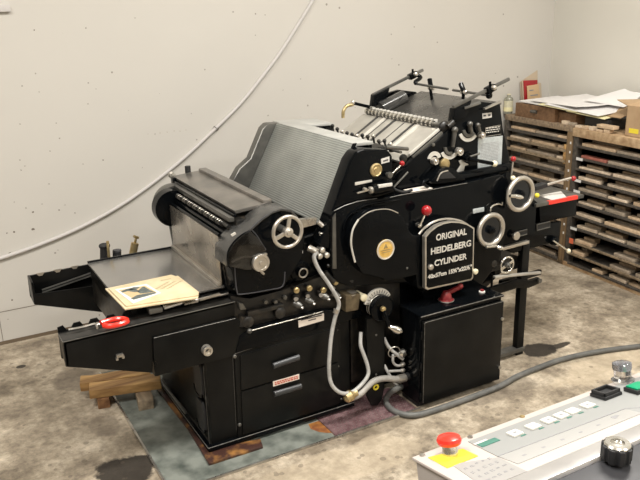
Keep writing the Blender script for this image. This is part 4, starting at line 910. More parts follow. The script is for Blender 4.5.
# bracket column under the crank
cm = part(MB().prism([(0.731, 0.45), (0.824, 0.447), (0.826, 0.102), (0.815, 0.039), (0.788, 0.011), (0.755, 0.021), (0.734, 0.068)], -.06, -.045), 'bracket_column', ENAMEL_DULL, .003)
part(MB().box(.745,.835,-.045,.05,.36,.45), 'column_mount', ENAMEL_DULL, .004, cm)
for c_ in ((0.779, -0.06, 0.364), (0.779, -0.06, 0.17)): screw(cm, c_, .005, name='screw')
part(MB().torus((0.772, -0.07, 0.114), (0,1,0), .011, .0045, 24, 8), 'yellow_ring', YELLOWPL, 0, cm)

# -- conduits
def hose(pts, r, m, name='flexible_conduit', parent=None):
    return part(MB().tube(pts, r, 12, 6), name, m, 0, parent)
h1 = hose([(0.5, -0.05, 0.798), (0.483, -0.055, 0.777), (0.502, -0.06, 0.723), (0.54, -0.065, 0.66), (0.574, -0.07, 0.597), (0.587, -0.07, 0.553), (0.567, -0.07, 0.499), (0.548, -0.07, 0.425), (0.534, -0.075, 0.338), (0.527, -0.08, 0.262), (0.534, -0.09, 0.203), (0.572, -0.1, 0.158), (0.628, -0.1, 0.146), (0.686, -0.09, 0.164), (0.724, -0.08, 0.193), (0.728, -0.07, 0.231), (0.716, -0.06, 0.283), (0.705, -0.05, 0.331), (0.72, -0.03, 0.381)], .0086, HOSE)
part(MB().cyl((0.57, -0.07, 0.521), (0.574, -0.07, 0.538), .0115), 'hose_ferrule', RIM, 0, h1)
h2 = hose([(0.627, -0.1, 0.117), (0.669, -0.1, 0.124), (0.712, -0.09, 0.141), (0.749, -0.09, 0.16), (0.802, -0.09, 0.158), (0.872, -0.09, 0.135), (0.911, -0.09, 0.127)], .014, HOSEDIRTY)
part(MB().lathe((0.607, -0.1, 0.128), (.8,0,.2), [(.010,-.02),(.024,-.01),(.026,.015),(.017,.03),(.017,.045),(0,.046)], 18), 'hose_coupling', BRASS, 0, h2)
part(MB().cyl((0.878, -0.09, 0.133), (0.917, -0.09, 0.13), .019), 'hose_gland', RIM, 0, h2)
part(MB().cyl((0.917, -0.09, 0.133), (1.001, -0.09, 0.134), .017), 'hose_sleeve', RUBBER, 0, h2)
h3 = hose([(0.835, -0.04, 0.327), (0.85, -0.05, 0.288), (0.881, -0.06, 0.25), (0.919, -0.07, 0.214)], .008, HOSE)
part(MB().lathe((0.896, -0.07, 0.242), (1,0,.15), [(.010,0),(.020,.008),(.020,.028),(.012,.034),(0,.034)], 18), 'gland_nut', CHROME, 0, h3)
part(MB().torus((0.876, -0.06, 0.256), (.2,1,.2), .028, .0025, 24, 8), 'earth_wire', RIM, 0, h3)
h4 = hose([(0.864, -0.07, 0.249), (0.864, -0.07, 0.214), (0.886, -0.07, 0.19), (0.914, -0.07, 0.185)], .006, HOSE)
part(MB().lathe((0.908, -0.07, 0.187), (1,0,.1), [(.010,0),(.012,.01),(.009,.018),(0,.018)], 14), 'gland_nut', RIM, 0, h4)
h5 = hose([(0.837, -0.07, 0.174), (0.875, -0.07, 0.166), (0.914, -0.07, 0.157)], .006, HOSE)
part(MB().lathe((0.908, -0.07, 0.157), (1,0,.1), [(.010,0),(.012,.01),(.009,.018),(0,.018)], 14), 'gland_nut', RIM, 0, h5)
hose([(0.829, -0.05, 0.2), (0.842, -0.07, 0.16), (0.863, -0.08, 0.118), (0.885, -0.08, 0.091)], .007, HOSE)
# far side fittings rising behind the delivery board
t1 = part(MB().cyl((-0.168, 0.8, 0.628), (-0.159, 0.8, 0.71), .020, seg=24), 'far_cylinder', RUBBER)
part(MB().lathe((-0.159, 0.8, 0.705), (0,0,1), [(.025,0),(.026,.008),(.022,.014),(0,.016)], 24), 'cylinder_cap', RUBBER, 0, t1)
part(MB().bar((-0.153, 0.76, 0.642), (-0.151, 0.76, 0.744), .012, .008, (0,1,0)), 'brass_rod', BRASS, .002, t1)
t2_ = part(MB().cyl((-0.11, 0.8, 0.622), (-0.104, 0.8, 0.68), .020, seg=24), 'far_cylinder', RUBBER)
part(MB().lathe((-0.104, 0.8, 0.675), (0,0,1), [(.021,0),(.019,.006),(0,.008)], 24), 'cylinder_cap', DARKGREY, 0, t2_)
t3 = part(MB().cyl((-0.038, 0.8, 0.628), (-0.016, 0.8, 0.699), .018, seg=24), 'far_brass_cylinder', BRASS)
part(MB().cyl((-0.016, 0.8, 0.699), (-0.009, 0.8, 0.723), .006), 'valve_stem', BRASS, 0, t3)
part(MB().cyl((-0.02, 0.8, 0.734), (0.003, 0.8, 0.721), .006), 'valve_tee', BRASS, 0, t3)

# grey beads on sharp edges: worn paint plus painted-in ceiling highlights
def wear_glint(pts, r=.0018):
    part(MB().tube(pts, r, 6, smooth=False), 'worn_glint_edge', WORNGLINT)
wear_glint([(-0.186, -0.008, 0.571), (0.144, -0.008, 0.573)], .0012)
wear_glint([(-.012,-.020,.038), (.69,-.020,.038)], .0016)
wear_glint([(-.012,-.020,.038), (-.012,.64,.038)], .0014)
wear_glint([(0.134, -0.009, 0.421), (0.592, -0.009, 0.461)], .0014)
wear_glint([(jt[0][0]-.05,-.028,jz(jt[0][0])-.004), (jt[0][0],-.030,jt[0][1]-.001), (jt[1][0],-.030,jt[1][1]-.001), (jt[2][0],-.030,jt[2][1]-.001)], .0018)
wear_glint([(0.126, -0.002, 0.411), (0.121, -0.002, 0.071)], .0007)
wear_glint([(0.595, -0.03, 0.951), (0.647, -0.03, 0.966), (0.705, -0.03, 0.974), (0.804, -0.03, 0.973)], .0018)
wear_glint([(.0,-.001,.045), (.0,-.001,.40)], .0007)

# ================================================================== electrical cabinet in front of the press
zt = .452
cab = thing('electrical_cabinet', (1.165, -.1, 0), 'black electrical cabinet with a red rotary switch, below the lettered plate', 'electrical cabinet')
MB().box(.935,1.40,-.170,-.035,.028,zt).build('cabinet_body', ENAMEL, cab, .004)
MB().box(.945,1.39,-.15,-.03,0,.03).build('cabinet_foot', RUBBER, cab, .002)
MB().box(.930,1.405,-.182,-.015,zt-.004,zt+.008).build('cabinet_top', ENAMEL, cab, .005)
cdoor = MB().box(.943,1.398,-.190,-.172,.03,zt-.02).build('cabinet_door', ENAMEL_DULL, cab, .004)
MB().tube([(.946,-.189,.04),(.946,-.189,zt-.024),(.952,-.189,zt-.021),(1.396,-.189,zt-.021)], .0016, 6, smooth=False).build('worn_glint_edge', WORNGLINT, cdoor)  # grey bead: wear and a painted highlight round the door edge
MB().tube([(.931,-.1815,zt+.006),(1.404,-.1815,zt+.006)], .0024, 6, smooth=False).build('worn_glint_edge', WORNGLINT, cab)  # painted highlight along the top front edge, with some wear
for z in (.07, .22, .37): MB().cyl((.938,-.180,z-.02), (.938,-.180,z+.02), .006).build('hinge', ENAMEL, cab)
for z in (.095, .345): MB().lathe((1.392,-.186,z), (0,-1,0), [(.008,0),(.008,.010),(0,.012)], 14).build('door_catch', STEEL, cdoor)
sw_ = (1.141, -0.089, 0.462)
rs = MB().lathe(sw_, (0,0,1), [(.034,-.004),(.034,.002),(.027,.004),(.024,.022),(.014,.040),(0,.044)], 30).build('rotary_switch', DARKRED, cab)
MB().bar(Vector(sw_)+Vector((-.006,0,.028)), Vector(sw_)+Vector((.070,-.012,.052)), .018, .018).build('switch_handle', DARKRED, rs, .005)
MB().ball(Vector(sw_)+Vector((.070,-.012,.054)), .014, 16).build('handle_end', DARKRED, rs)
MB().torus(Vector(sw_)+Vector((0,0,-.001)), (0,0,1), .035, .0025, 34, 8).build('switch_ring', STEEL, rs)
bt = (1.338, -0.106, 0.462)
bb = MB().lathe(bt, (0,0,1), [(.015,-.002),(.015,.004),(.011,.006),(0,.006)], 22).build('button_base', LABELWHITE, cab)
MB().lathe(Vector(bt)+Vector((0,0,.005)), (0,0,1), [(.009,0),(.009,.007),(0,.008)], 18).build('red_button', DARKRED, bb)

# ================================================================== floor things
def plan(poly, z0, z1): return MB().prism(poly, z0, z1, 'z')
tray = thing('drip_tray', (.3,.2,0), 'flat galvanized metal drip sheet with raised edges lying on the floor under the press', 'drip tray')
plan([(-.225,-.176),(.50,-.176),(.50,.95),(-.225,.95)], 0, .003).build('tray_sheet', GALV, tray)
MB().box(-.228,.505,-.179,-.171,0,.010).build('tray_edge', STEEL, tray, .001)
MB().box(-.229,-.220,-.179,.95,0,.010).build('tray_edge', STEEL, tray, .001)
mpz = thing('perforated_plate', (.68,-.09,0), 'dark red studded metal plate on the floor beside the electrical cabinet', 'metal plate')
plan([(.505,-.178),(.93,-.178),(.93,.06),(.505,.06)], 0, .005).build('plate_sheet', MESHPLATE, mpz)
MB().box(.505,.94,-.182,-.172,0,.012).build('plate_edge', STEEL, mpz, .001)
s = MB()
for i in range(22):
    for j in range(10): s.lathe((.525+i*.0185+(j%2)*.009, -.16+j*.021, .005), (0,0,1), [(.0028,-.001),(.0028,.0006),(0,.0006)], 8)
tag(s.build('plate_studs', STEEL, mpz), kind='stuff')
pz = plan([(-.037,-.086),(.20,-.088),(.215,-.03),(.10,-.01),(.10,.62),(-.03,.63),(-.022,.2)], .003, .015)
tag(pz.build('base_board', PLINTH, None, .003), 'oil-stained orange-brown board under the front left foot of the press', 'board')
tag(plan([(.47,-.12),(.505,-.14),(.505,-.02),(.46,-.02),(.44,-.06)], .003, .0036).build('rust_stain', mat('rust', (.30,.12,.02), .6, 0, 0, 30., (.16,.05,.02)), tray) if False else plan([(.46,-.10),(.485,-.125),(.503,-.135),(.503,-.022),(.45,-.022),(.44,-.06)], .003, .0034).build('rust_patch', mat('rust', (.34,.14,.03), .6, 0, 0, 30., (.16,.05,.02)), tray))
def timber(name, A, B, w, z0, z1, m, label, grp=None):
    A = Vector((A[0], A[1], 0)); B = Vector((B[0], B[1], 0)); d = (B-A).normalized(); n = Vector((-d.y, d.x, 0))*w
    mb = MB(); rr = random.Random(int(A.x*1000)); L = (B-A).length; lo = []
    for k in range(7):
        p = A + d*L*k/6; j = lambda: Vector((rr.uniform(-.003,.003), rr.uniform(-.003,.003), rr.uniform(-.003,.003)))
        lo.append([p+Vector((0,0,z0)), p+n+Vector((0,0,z0)), p+n+Vector((0,0,z1))+j(), p+Vector((0,0,z1))+j()])
    mb.loft(lo); o = mb.build(name, m, None, .004); return tag(o, label, 'wood block', grp)
timber('timber_block', (-.345,.612), (-.030,.530), .085, .055, .097, TIMBER, 'rough orange-brown timber, nearer of the two on top of the stack')
timber('timber_block', (-.365,.705), (-.055,.624), .075, .055, .100, TIMBER, 'rough orange-brown timber, farther of the two on top of the stack')
timber('timber_block', (-.160,.478), (-.120,.70), -.070, .003, .054, TIMBERGREY, 'short greyish wood block on the drip sheet, right foot of the timber stack')
timber('timber_block', (-.315,.598), (-.28,.77), -.055, 0, .054, TIMBERRED, 'short reddish wood block on the concrete, left foot of the timber stack')
cb = MB().tube([(0.916, -0.06, 0.068), (0.86, -0.1, 0.093), (0.851, -0.058, 0.05), (0.837, -0.054, 0.016), (0.819, -0.121, 0.014), (0.836, -0.182, 0.014), (0.884, -0.221, 0.014), (0.965, -0.231, 0.014), (1.065, -0.232, 0.014), (1.214, -0.229, 0.014), (1.375, -0.219, 0.014), (1.501, -0.193, 0.014), (1.638, -0.181, 0.014), (1.814, -0.176, 0.014), (2.001, -0.201, 0.014), (2.172, -0.247, 0.014), (2.389, -0.32, 0.014), (2.716, -0.439, 0.014)], .0135, 14, 6)
tag(cb.build('power_cable', CABLE), 'thick dark grey cable running across the floor from the press', 'cable')

# ================================================================== things lying on the press
def sheet_stack(name, poly, z0, z1, m): return plan(poly, z0, z1)
np_ = thing('newspaper', (-0.121, 0.154, 0.689), 'folded yellowed newspaper sheets lying on the delivery board of the press', 'newspaper')
plan([(-0.283, 0.288), (-0.012, 0.296), (0.015, 0.027), (-0.001, -0.006), (-0.272, 0.034)], .6885, .694).build('lower_sheets', NEWS, np_, .001)
plan([(-0.274, 0.274), (-0.01, 0.286), (0.001, 0.257), (0.01, 0.259), (0.019, 0.035), (0.004, 0.007), (-0.263, 0.049)], .694, .699).build('upper_sheets', NEWS, np_, .001)
s = MB()
hh = (-0.048, 0.238, 0.7); s.box(hh[0]-.022, hh[0]+.022, hh[1]-.004, hh[1]+.006, .699, .6994)
rr = random.Random(2)
for k in range(16):
    t = k/16; a_ = Vector((-0.114, 0.158, 0.699)).lerp(Vector((-0.039, 0.214, 0.699)), t)
    for q in range(3): s.box(a_.x-.01+q*.022, a_.x+.006+q*.022+rr.uniform(-.004,.003), a_.y-.002-.01*q, a_.y-.010*q, .699, .6993)
s.build('printed_text', mat('faded_ink', (.42,.35,.22), .7), np_)
pc = thing('printed_card', (-0.211, 0.154, 0.7), 'white card printed with a dark blue-grey picture, lying on the newspaper', 'card')
plan([(-0.256, 0.238), (-0.131, 0.229), (-0.112, 0.102), (-0.235, 0.055)], .6994, .7012).build('card_sheet', CARDW, pc)
plan([(-0.246, 0.222), (-0.142, 0.213), (-0.124, 0.115), (-0.221, 0.09)], .7012, .7016).build('picture_ground', CARDTAN, pc)
for q_ in ([(-0.229, 0.105), (-0.199, 0.128), (-0.164, 0.125), (-0.13, 0.121), (-0.128, 0.107), (-0.177, 0.096), (-0.222, 0.089)], [(-0.24, 0.205), (-0.21, 0.217), (-0.184, 0.194), (-0.178, 0.158), (-0.2, 0.166), (-0.217, 0.19), (-0.241, 0.186)], [(-0.188, 0.165), (-0.157, 0.202), (-0.149, 0.203), (-0.14, 0.153), (-0.131, 0.128), (-0.159, 0.13), (-0.184, 0.137)], [(-0.211, 0.211), (-0.185, 0.22), (-0.164, 0.207), (-0.176, 0.195), (-0.204, 0.194)]):
    plan(q_, .7016, .7020).build('picture_shape', PICBLUE, pc)

pliers = thing('pliers', (-0.349, 0.039, 0.65), 'pair of pliers with long thin steel jaws and red handles on the front delivery arm', 'pliers')
zp = .653
MB().tube([(-0.477, 0.05, 0.655), (-0.437, 0.045, 0.655), (-0.382, 0.052, 0.655)], .0045, 8, 3).build('jaw', STEEL, pliers)
pj = MB().ball((-0.374, 0.042, 0.655), .011, 14, (1,1,.6)).build('pivot', STEEL, pliers)
MB().tube([(-0.382, 0.036, 0.655), (-0.384, 0.006, 0.655)], .004, 8, 3).build('jaw', STEEL, pliers)
MB().tube([(-0.363, 0.04, 0.657), (-0.344, 0.044, 0.657), (-0.313, 0.046, 0.657), (-0.286, 0.036, 0.657), (-0.273, 0.017, 0.657)], .0100, 10, 4).build('handle', REDBR, pliers)
MB().tube([(-0.359, 0.011, 0.657), (-0.345, -0.005, 0.657), (-0.317, -0.01, 0.657), (-0.29, -0.006, 0.657), (-0.274, 0.005, 0.657)], .0100, 10, 4).build('handle', REDBR, pliers)

# ================================================================== control console in the foreground
CA = math.atan(.2)
con = thing('control_console', (-.229,-1.691,1.04), 'pale cream control console with white push buttons, in the front right corner', 'control console', rot=(-CA,0,0), local=True)
def cbx(name, u0, u1, v0, v1, h0, h1, m, bev=.001, parent=con, label=None):
    o = MB().box(u0, u1, -v1, -v0, h0, h1).build(name, m, parent, bev)
    if label: o['label'] = label
    return o
def cpoly(pts, h0, h1): return MB().prism([(u, -v) for u, v in pts], h0, h1, 'z')
cbx('console_lid', 0, .80, 0, .166, -.006, 0, CONSOLE, .003)
cbx('console_body', .004, .80, .004, .205, -.20, -.006, CONSOLESIDE, .006)
cbx('lower_body', .004, .80, .205, .46, -.20, -.045, DARKGREY, .003)
MB().box(.05,.78,-.44,-.03,-1.05,-.20).build('pedestal', CONSOLESIDE, con, .01)
cbx('lid_edge', -.001, .80, .166, .203, -.012, .0035, ALU, .002)
MB().hexa([(-.0,-.27,-.03),(.80,-.27,-.03),(.80,-.203,-.012),(0,-.203,-.012),(-.0,-.27,-.022),(.80,-.27,-.022),(.80,-.203,-.004),(0,-.203,-.004)]).build('sloping_plate', DARKGREY, con, .001)
cbx('side_panel', .19, .80, .272, .46, -.05, -.028, mat('beige_panel', (.40,.34,.28), .5), .002)
pg = cpoly([(0.1035, 0.0191), (0.1008, 0.0955), (0.3862, 0.1047), (0.391, 0.1398), (.62,.10), (.62,.019)], 0, .0012).build('button_panel', PANELGREY, con, .0003)
pg2 = cpoly([(.1015,.0965), (.385,.1055), (.43,.1365), (.1055,.1355)], 0, .0011).build('lower_panel', mat('panel_light', (.36,.355,.345), .5), con, .0003)
MB().tube([(.1010,-.0958,.0012), (.3862,-.1045,.0012), (.43,-.136,.0012)], .0009, 6, smooth=False).build('panel_line', GREYINK, con)
for k in range(6): MB().box(.13+k*.042, .137+k*.042, -.122, -.118, .0011, .0014).build('panel_symbol', GREYINK, pg2)
MB().box(.34,.356,-.118,-.112,.0011,.0014).build('panel_symbol', GREYINK, pg2)
ts = cpoly([(.1050,.040), (.1440,.040), (.1435,.054), (.1050,.054)], .0012, .0024).build('display_window', TEAL, con, .0003)
cpoly([(.1020,.034), (.1300,.034), (.1300,.039), (.1020,.0395)], .0012, .0020).build('display_label', LABELWHITE, con)
for k, u in enumerate((.1777, .219, .2555, .286, .3145, .352)):
    v = .0525
    b_ = cbx('push_button', u-.0108, u+.0108, v-.0100, v+.0100, .0012, .0052, CARDW, .0012)
    s = MB(); s.torus((u, -v, .0053), (0,0,1), .0035, .0006, 12, 6) if k in (1, 4) else s.box(u-.004, u+.004, -v-.0035, -v+.0025, .0051, .0055)
    s.build('button_symbol', GREYINK, b_)
    cbx('indicator_lamp', u+.001, u+.012, v+.0112, v+.0145, .0012, .0022, TEAL, .0003)
for u, v in ((.0165,.008), (.2405,.004), (.118,.0075)):
    MB().lathe((u,-v,0), (0,0,1), [(.0048,0),(.0045,.0022),(.002,.0028),(0,.0028)], 16).build('panel_screw', BRASS if u > .2 else STEEL, con)
# emergency stop
ys = cpoly([(0.0177, 0.0217), (0.0174, 0.0727), (0.0793, 0.0726), (0.0788, 0.0359)], .0002, .0016).build('yellow_plate', YELLOWPL, con, .0003)
eu, ev = .053, .0355
es = MB().lathe((eu,-ev,.0016), (0,0,1), [(.0135,0),(.0135,.004),(.0125,.006),(.0118,.017)], 28).build('stop_collar', CHROME, con)
MB().lathe((eu,-ev,.0165), (0,0,1), [(.0125,0),(.0192,.003),(.0205,.008),(.0185,.013),(.011,.0165),(0,.0175)], 36).build('stop_button', REDBR, con)
lg = cpoly([(.030,.066), (.100,.098), (.098,.162), (.018,.162)], 0, .0008).build('legend_card', LEGEND, con)
s = MB(); rr = random.Random(9)
for i in range(5):
    for j in range(4):
        u = .034+i*.0125; v = .090+j*.017 + (0 if i > 1 else .002)
        w = rr.uniform(.003,.006); h_ = rr.uniform(.002,.005)
        s.box(u, u+w*1.3, -v, -v+.0011, .0008, .0012); s.box(u, u+.0010, -v-h_*1.2, -v, .0008, .0012); s.box(u+w*.5, u+w*1.3, -v-h_, -v-h_+.0011, .0008, .0012)
s.build('legend_lines', GREYINK, lg)
# black frame button, green button, clear cap
fb_ = cbx('button_frame', .392, .437, .022, .058, .0012, .0075, RUBBER, .0012)
u0, u1, v0, v1 = .394, .435, .024, .056
fr = MB()
fr.box(u0,u1,-v0-.004,-v0,.0075,.014); fr.box(u0,u1,-v1,-v1+.004,.0075,.014); fr.box(u0,u0+.004,-v1,-v0,.0075,.014); fr.box(u1-.004,u1,-v1,-v0,.0075,.014)
fr.build('frame_rim', RUBBER, fb_, .0008)
gb = cbx('green_button_frame', .452, .492, .048, .080, .0012, .009, RUBBER, .001)
cbx('green_button', .455, .489, .051, .077, .009, .012, GREENPL, .001, gb)
MB().lathe((.497,-.010,.0), (0,0,1), [(.020,0),(.022,.004),(.016,.008),(.016,.024),(.018,.027),(.018,.036),(.014,.038),(0,.038)], 26).build('clear_cap', CLEAR, con)
MB().lathe((.497,-.010,.024), (0,0,1), [(.0175,0),(.0175,.012),(0,.013)], 26).build('cap_ring', BLUECAP, con)
# star knob on its stem in front of the lid edge
kn_ = thing('star_knob', (-.003,-1.905,1.03), 'black fluted knob with a silver cap on a stem before the console', 'knob')
MB().cyl((-.003,-1.905,1.00), (-.003,-1.905,1.085), .0072).build('stem', RUBBER, kn_)
pts = []
for i in range(72):
    a = 2*PI*i/72; r_ = .0212 + .0016*(1 if math.cos(a*9) > -.45 else -1); pts.append((-.003+r_*math.cos(a), -1.905+r_*math.sin(a)))
MB().prism(pts, 1.082, 1.106, 'z').build('grip', RUBBER, kn_, .0008)
MB().lathe((-.003,-1.905,1.104), (0,0,1), [(.0195,0),(.0195,.004),(.0175,.006),(.0105,.006),(.0095,.003),(.005,.0035),(0,.0035)], 40).build('silver_cap', CHROME, kn_)

# ================================================================== storage racks by the right wall
AZ = .061
def W(s_, d_, z): return Vector((2.927 - math.sin(AZ)*s_ + math.cos(AZ)*d_, .824 - math.cos(AZ)*s_ - math.sin(AZ)*d_, z))
def wbox(mb, s0, s1, d0, d1, z0, z1, dz=0.):
    return mb.hexa([W(s0,d0,z0), W(s1,d0,z0), W(s1,d1,z0), W(s0,d1,z0), W(s0,d0,z1), W(s1,d0,z1), W(s1,d1,z1), W(s0,d1,z1)])
lr = thing('storage_rack', W(-.38,.2,0), 'old dark wooden rack of shallow trays in the corner, left of the brown post', 'rack')
rk = thing('storage_rack', W(.45,.2,0), 'wooden rack of shallow trays with a pale top board, at the right edge', 'rack')
DD = .44
wbox(MB(), -.72, -.036, 0, DD, .918, .958).build('top_board', RACKTOP, lr, .004)
wbox(MB(), -.034, 1.05, -.005, DD, .895, .950).build('top_board', RACKPALE, rk, .004)
wbox(MB(), -.085, -.035, 0, .05, 0, .918).build('post', RACKPOST, lr, .003)
wbox(MB(), -.085, -.045, DD-.05, DD, 0, .918).build('post', RACKPOST, lr, .003)
wbox(MB(), -.72, -.68, 0, .04, 0, .918).build('post', RACKDARK, lr, .003)
wbox(MB(), -.72, -.68, DD-.04, DD, 0, .918).build('post', RACKDARK, lr, .003)
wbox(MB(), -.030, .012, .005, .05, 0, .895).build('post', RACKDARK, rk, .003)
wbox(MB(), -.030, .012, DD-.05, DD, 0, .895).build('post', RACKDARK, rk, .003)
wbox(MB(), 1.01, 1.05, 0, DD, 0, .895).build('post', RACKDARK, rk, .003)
wbox(MB(), -.032, 1.05, 0, .03, 0, .030).build('bottom_rail', RACKPALE, rk, .003)
wbox(MB(), -.72, -.04, .0, .03, 0, .030).build('bottom_rail', RACKWOOD, lr, .003)
for s0, s1, r_ in ((-.70,-.04,lr), (0.0,1.03,rk)):
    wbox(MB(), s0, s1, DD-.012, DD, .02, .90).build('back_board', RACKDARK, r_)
LZ = (.862, .795, .722, .640, .550, .468, .380, .290, .200, .110, .035)
RZ = (.838, .762, .690, .618, .545, .455, .372, .288, .190, .105, .035)
ordn = ['top','second','third','fourth','fifth','sixth','seventh','eighth','ninth','tenth','bottom']
for k, z in enumerate(LZ):
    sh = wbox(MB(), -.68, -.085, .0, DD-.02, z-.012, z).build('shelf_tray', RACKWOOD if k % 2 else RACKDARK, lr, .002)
    wbox(MB(), -.68, -.085, -.006, .006, z-.016, z+.004).build('tray_front', RACKWOOD if k in (1,2) else RACKDARK, sh, .002)
for k, z in enumerate(RZ):
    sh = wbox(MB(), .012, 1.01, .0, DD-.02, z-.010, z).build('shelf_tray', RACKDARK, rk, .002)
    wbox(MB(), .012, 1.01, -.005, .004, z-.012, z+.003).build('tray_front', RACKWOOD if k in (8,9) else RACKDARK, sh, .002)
    if k in (1, 3, 4, 7):
        wbox(MB(), .018, .075, -.0065, -.0050, z-.016, z+.002).build('shelf_label', WHITET, sh)
    if k in (5, 8):
        wbox(MB(), .018, .052, -.0075, -.0050, z-.016, z+.020).build('shelf_label', ORANGET, sh)
for z in (.80, .74): wbox(MB(), -.105, -.085, -.004, .02, z-.04, z+.03).build('runner_block', TIMBER, lr, .002)
for k in range(11):
    wbox(MB(), -.052, -.042, -.003, 0, .22+k*.062, .235+k*.062).build('white_mark', WHITET, lr)

rr = random.Random(21)
colw = ['pale', 'tan', 'grey-brown', 'reddish']
side = ['nearest the brown post', 'second from the brown post', 'third from the brown post', 'fourth from the brown post', 'fifth from the brown post']
def strip(s0, s1, d0, d1, z, h, mi, skew, label, grp):
    mb = MB(); n = 5; lo = []
    for i in range(n):
        t = i/(n-1); s_ = s0+(s1-s0)*t; q = skew*(t-.5)
        lo.append([W(s_, d0+q, z), W(s_, d1+q, z), W(s_, d1+q, z+h+rr.uniform(-.0008,.0008)), W(s_, d0+q, z+h+rr.uniform(-.0008,.0008))])
    o = mb.loft(lo).build('wood_strip', STRIPS[mi], None, .0015)
    return tag(o, label, 'wood strip', grp)
# right rack: strips in front, shorter pieces behind
for k, z in enumerate(RZ):
    gap = (.895 if k == 0 else RZ[k-1]-.018) - z
    s_ = .03 + rr.uniform(0,.03); i = 0
    while s_ < .92:
        L = rr.uniform(.14,.34)
        if k >= 8: L *= .6
        if s_ + L > .99: L = .99 - s_
        h = min(rr.uniform(.012,.024), gap*.4); mi = rr.choice((0,0,0,1,1,2,3,3) if k in (1,2,4) else (0,0,1,1,2) if k < 7 else (0,1,2,2))
        d0 = rr.uniform(.004,.02); wd = rr.uniform(.03,.06)
        vis = s_ < .62
        if vis and L > .05 and not (k >= 8 and rr.random() < .35):
            strip(s_, s_+L, d0, d0+wd, z, h, mi, rr.uniform(-.008,.008), '%s wood strip in front, %s tray of right rack, %s' % (colw[mi], ordn[k], ['nearest the post','second from the post','third from the post','fourth from the post','fifth from the post'][min(i,4)]), 'wood strips in the right rack')
            if rr.random() < .85 and gap - h > .02:
                h2 = min(.016, gap*.28); m2 = rr.choice((0,1,1,2))
                strip(s_+.02, s_+L*rr.uniform(.6,.95), d0+wd+.012, d0+wd+.065, z, h+h2*.8, m2, rr.uniform(-.01,.01), '%s wood piece behind, %s tray of right rack, %s' % (colw[m2], ordn[k], ['nearest the post','second from the post','third from the post','fourth from the post','fifth from the post'][min(i,4)]), 'wood strips in the right rack')
            i += 1
        s_ += L + rr.uniform(.008,.05)
# left rack
for k, z in enumerate(LZ):
    gap = (.918 if k == 0 else LZ[k-1]-.024) - z
    s_ = -.66; i = 0
    while s_ < -.16:
        L = rr.uniform(.16,.36)
        if s_ + L > -.10: L = -.10 - s_
        h = min(rr.uniform(.014,.022), gap*.45); mi = rr.choice((0,0,1,1,2))
        if L > .06:
            strip(s_, s_+L, .012, .012+rr.uniform(.04,.07), z, h, mi, rr.uniform(-.008,.008), '%s wood strip in front, %s tray of left rack, %s' % (colw[mi], ordn[k], ['at the left end','second from left','third from left'][min(i,2)]), 'wood strips in the left rack')
            if k in (2,3,4,5):
                m2 = rr.choice((0,1,2))
                strip(s_+.02, s_+L*.85, .095, .165, z, min(h+.016, gap*.6), m2, rr.uniform(-.01,.01), '%s wood piece behind, %s tray of left rack, %s' % (colw[m2], ordn[k], ['at the left end','second from left','third from left'][min(i,2)]), 'wood strips in the left rack')
            i += 1
        s_ += L + rr.uniform(.006,.03)

# ================================================================== things on top of the racks
TZ = .958
dw = thing('type_drawer', W(-.42,.12,TZ), 'brown wooden drawer with a dark cup handle on top of the left rack', 'drawer')
wbox(MB(), -.622, -.225, .01, .028, TZ, 1.052).build('drawer_front', DRAWERW, dw, .002)
wbox(MB(), -.240, -.225, .028, .30, TZ, 1.045).build('drawer_side', DRAWERW, dw, .002)
wbox(MB(), -.622, -.607, .028, .30, TZ, 1.045).build('drawer_side', DRAWERW, dw, .002)
wbox(MB(), -.607, -.240, .028, .30, TZ, TZ+.008).build('drawer_bottom', DRAWERW, dw)
wbox(MB(), -.607, -.240, .29, .30, TZ, 1.045).build('drawer_back', DRAWERW, dw)
hc = W(-.42,.008,1.012)
MB().loft([[hc+Vector((-.020*math.sin(t), 0, .012*math.cos(t)-.002))+Vector((0,dy,0)) for t in [PI*i/8 for i in range(9)]] for dy in (-.026,.026)]).build('cup_handle', DARKSTEEL, dw)
bo = thing('glass_bottle', W(-.690,.05,TZ), 'small clear bottle with a pale label at the left end of the rack top', 'bottle')
bc_ = Vector((3.011, 1.556, 0.958))
MB().lathe(bc_, (0,0,1), [(.030,0),(.032,.004),(.032,.105),(.028,.116),(.015,.124),(.013,.136)], 28).build('bottle_body', GLASSOIL, bo)
MB().lathe(bc_, (0,0,1), [(.0325,.018),(.0327,.020),(.0327,.092),(.0325,.094)], 28).build('bottle_label', mat('bottle_label', (.55,.52,.38), .5, 0, 0, 60., (.72,.68,.50)), bo)
MB().lathe(bc_, (0,0,1), [(.0328,.018),(.0331,.020),(.0331,.046),(.0328,.048)], 28).build('label_band', PAPERYEL, bo)
MB().lathe(bc_+Vector((0,0,.133)), (0,0,1), [(.013,0),(.013,.010),(0,.011)], 20).build('bottle_cap', CREAMPL, bo)
# sheets standing against the back wall
def leaning(name, p, t, m, label, cat, bev=.001):
    a, b, c, d = [Vector(q) for q in p]
    mb = MB(); o = Vector((0, t, 0)); mb.loft([[a, b, c, d], [a+o, b+o, c+o, d+o]])
    return tag(mb.build(name, m, None, bev), label, cat)
leaning('backing_board', [(3.144, 1.565, 1.016), (3.315, 1.565, 1.024), (3.307, 1.582, 1.252), (3.134, 1.578, 1.176)], .003, CARDBOARDP, 'torn beige board leaning against the wall behind the red book', 'board')
leaning('thin_booklet', [(3.144, 1.545, 1.025), (3.337, 1.545, 1.017), (3.329, 1.56, 1.157), (3.135, 1.56, 1.192)], .003, CARDBOARDP, 'pale beige folder standing behind the red book', 'folder')
leaning('red_book', [(3.154, 1.535, 1.025), (3.286, 1.535, 1.014), (3.281, 1.55, 1.183), (3.145, 1.55, 1.188)], .008, REDPL, 'red book standing behind the drawer in the room corner', 'book')
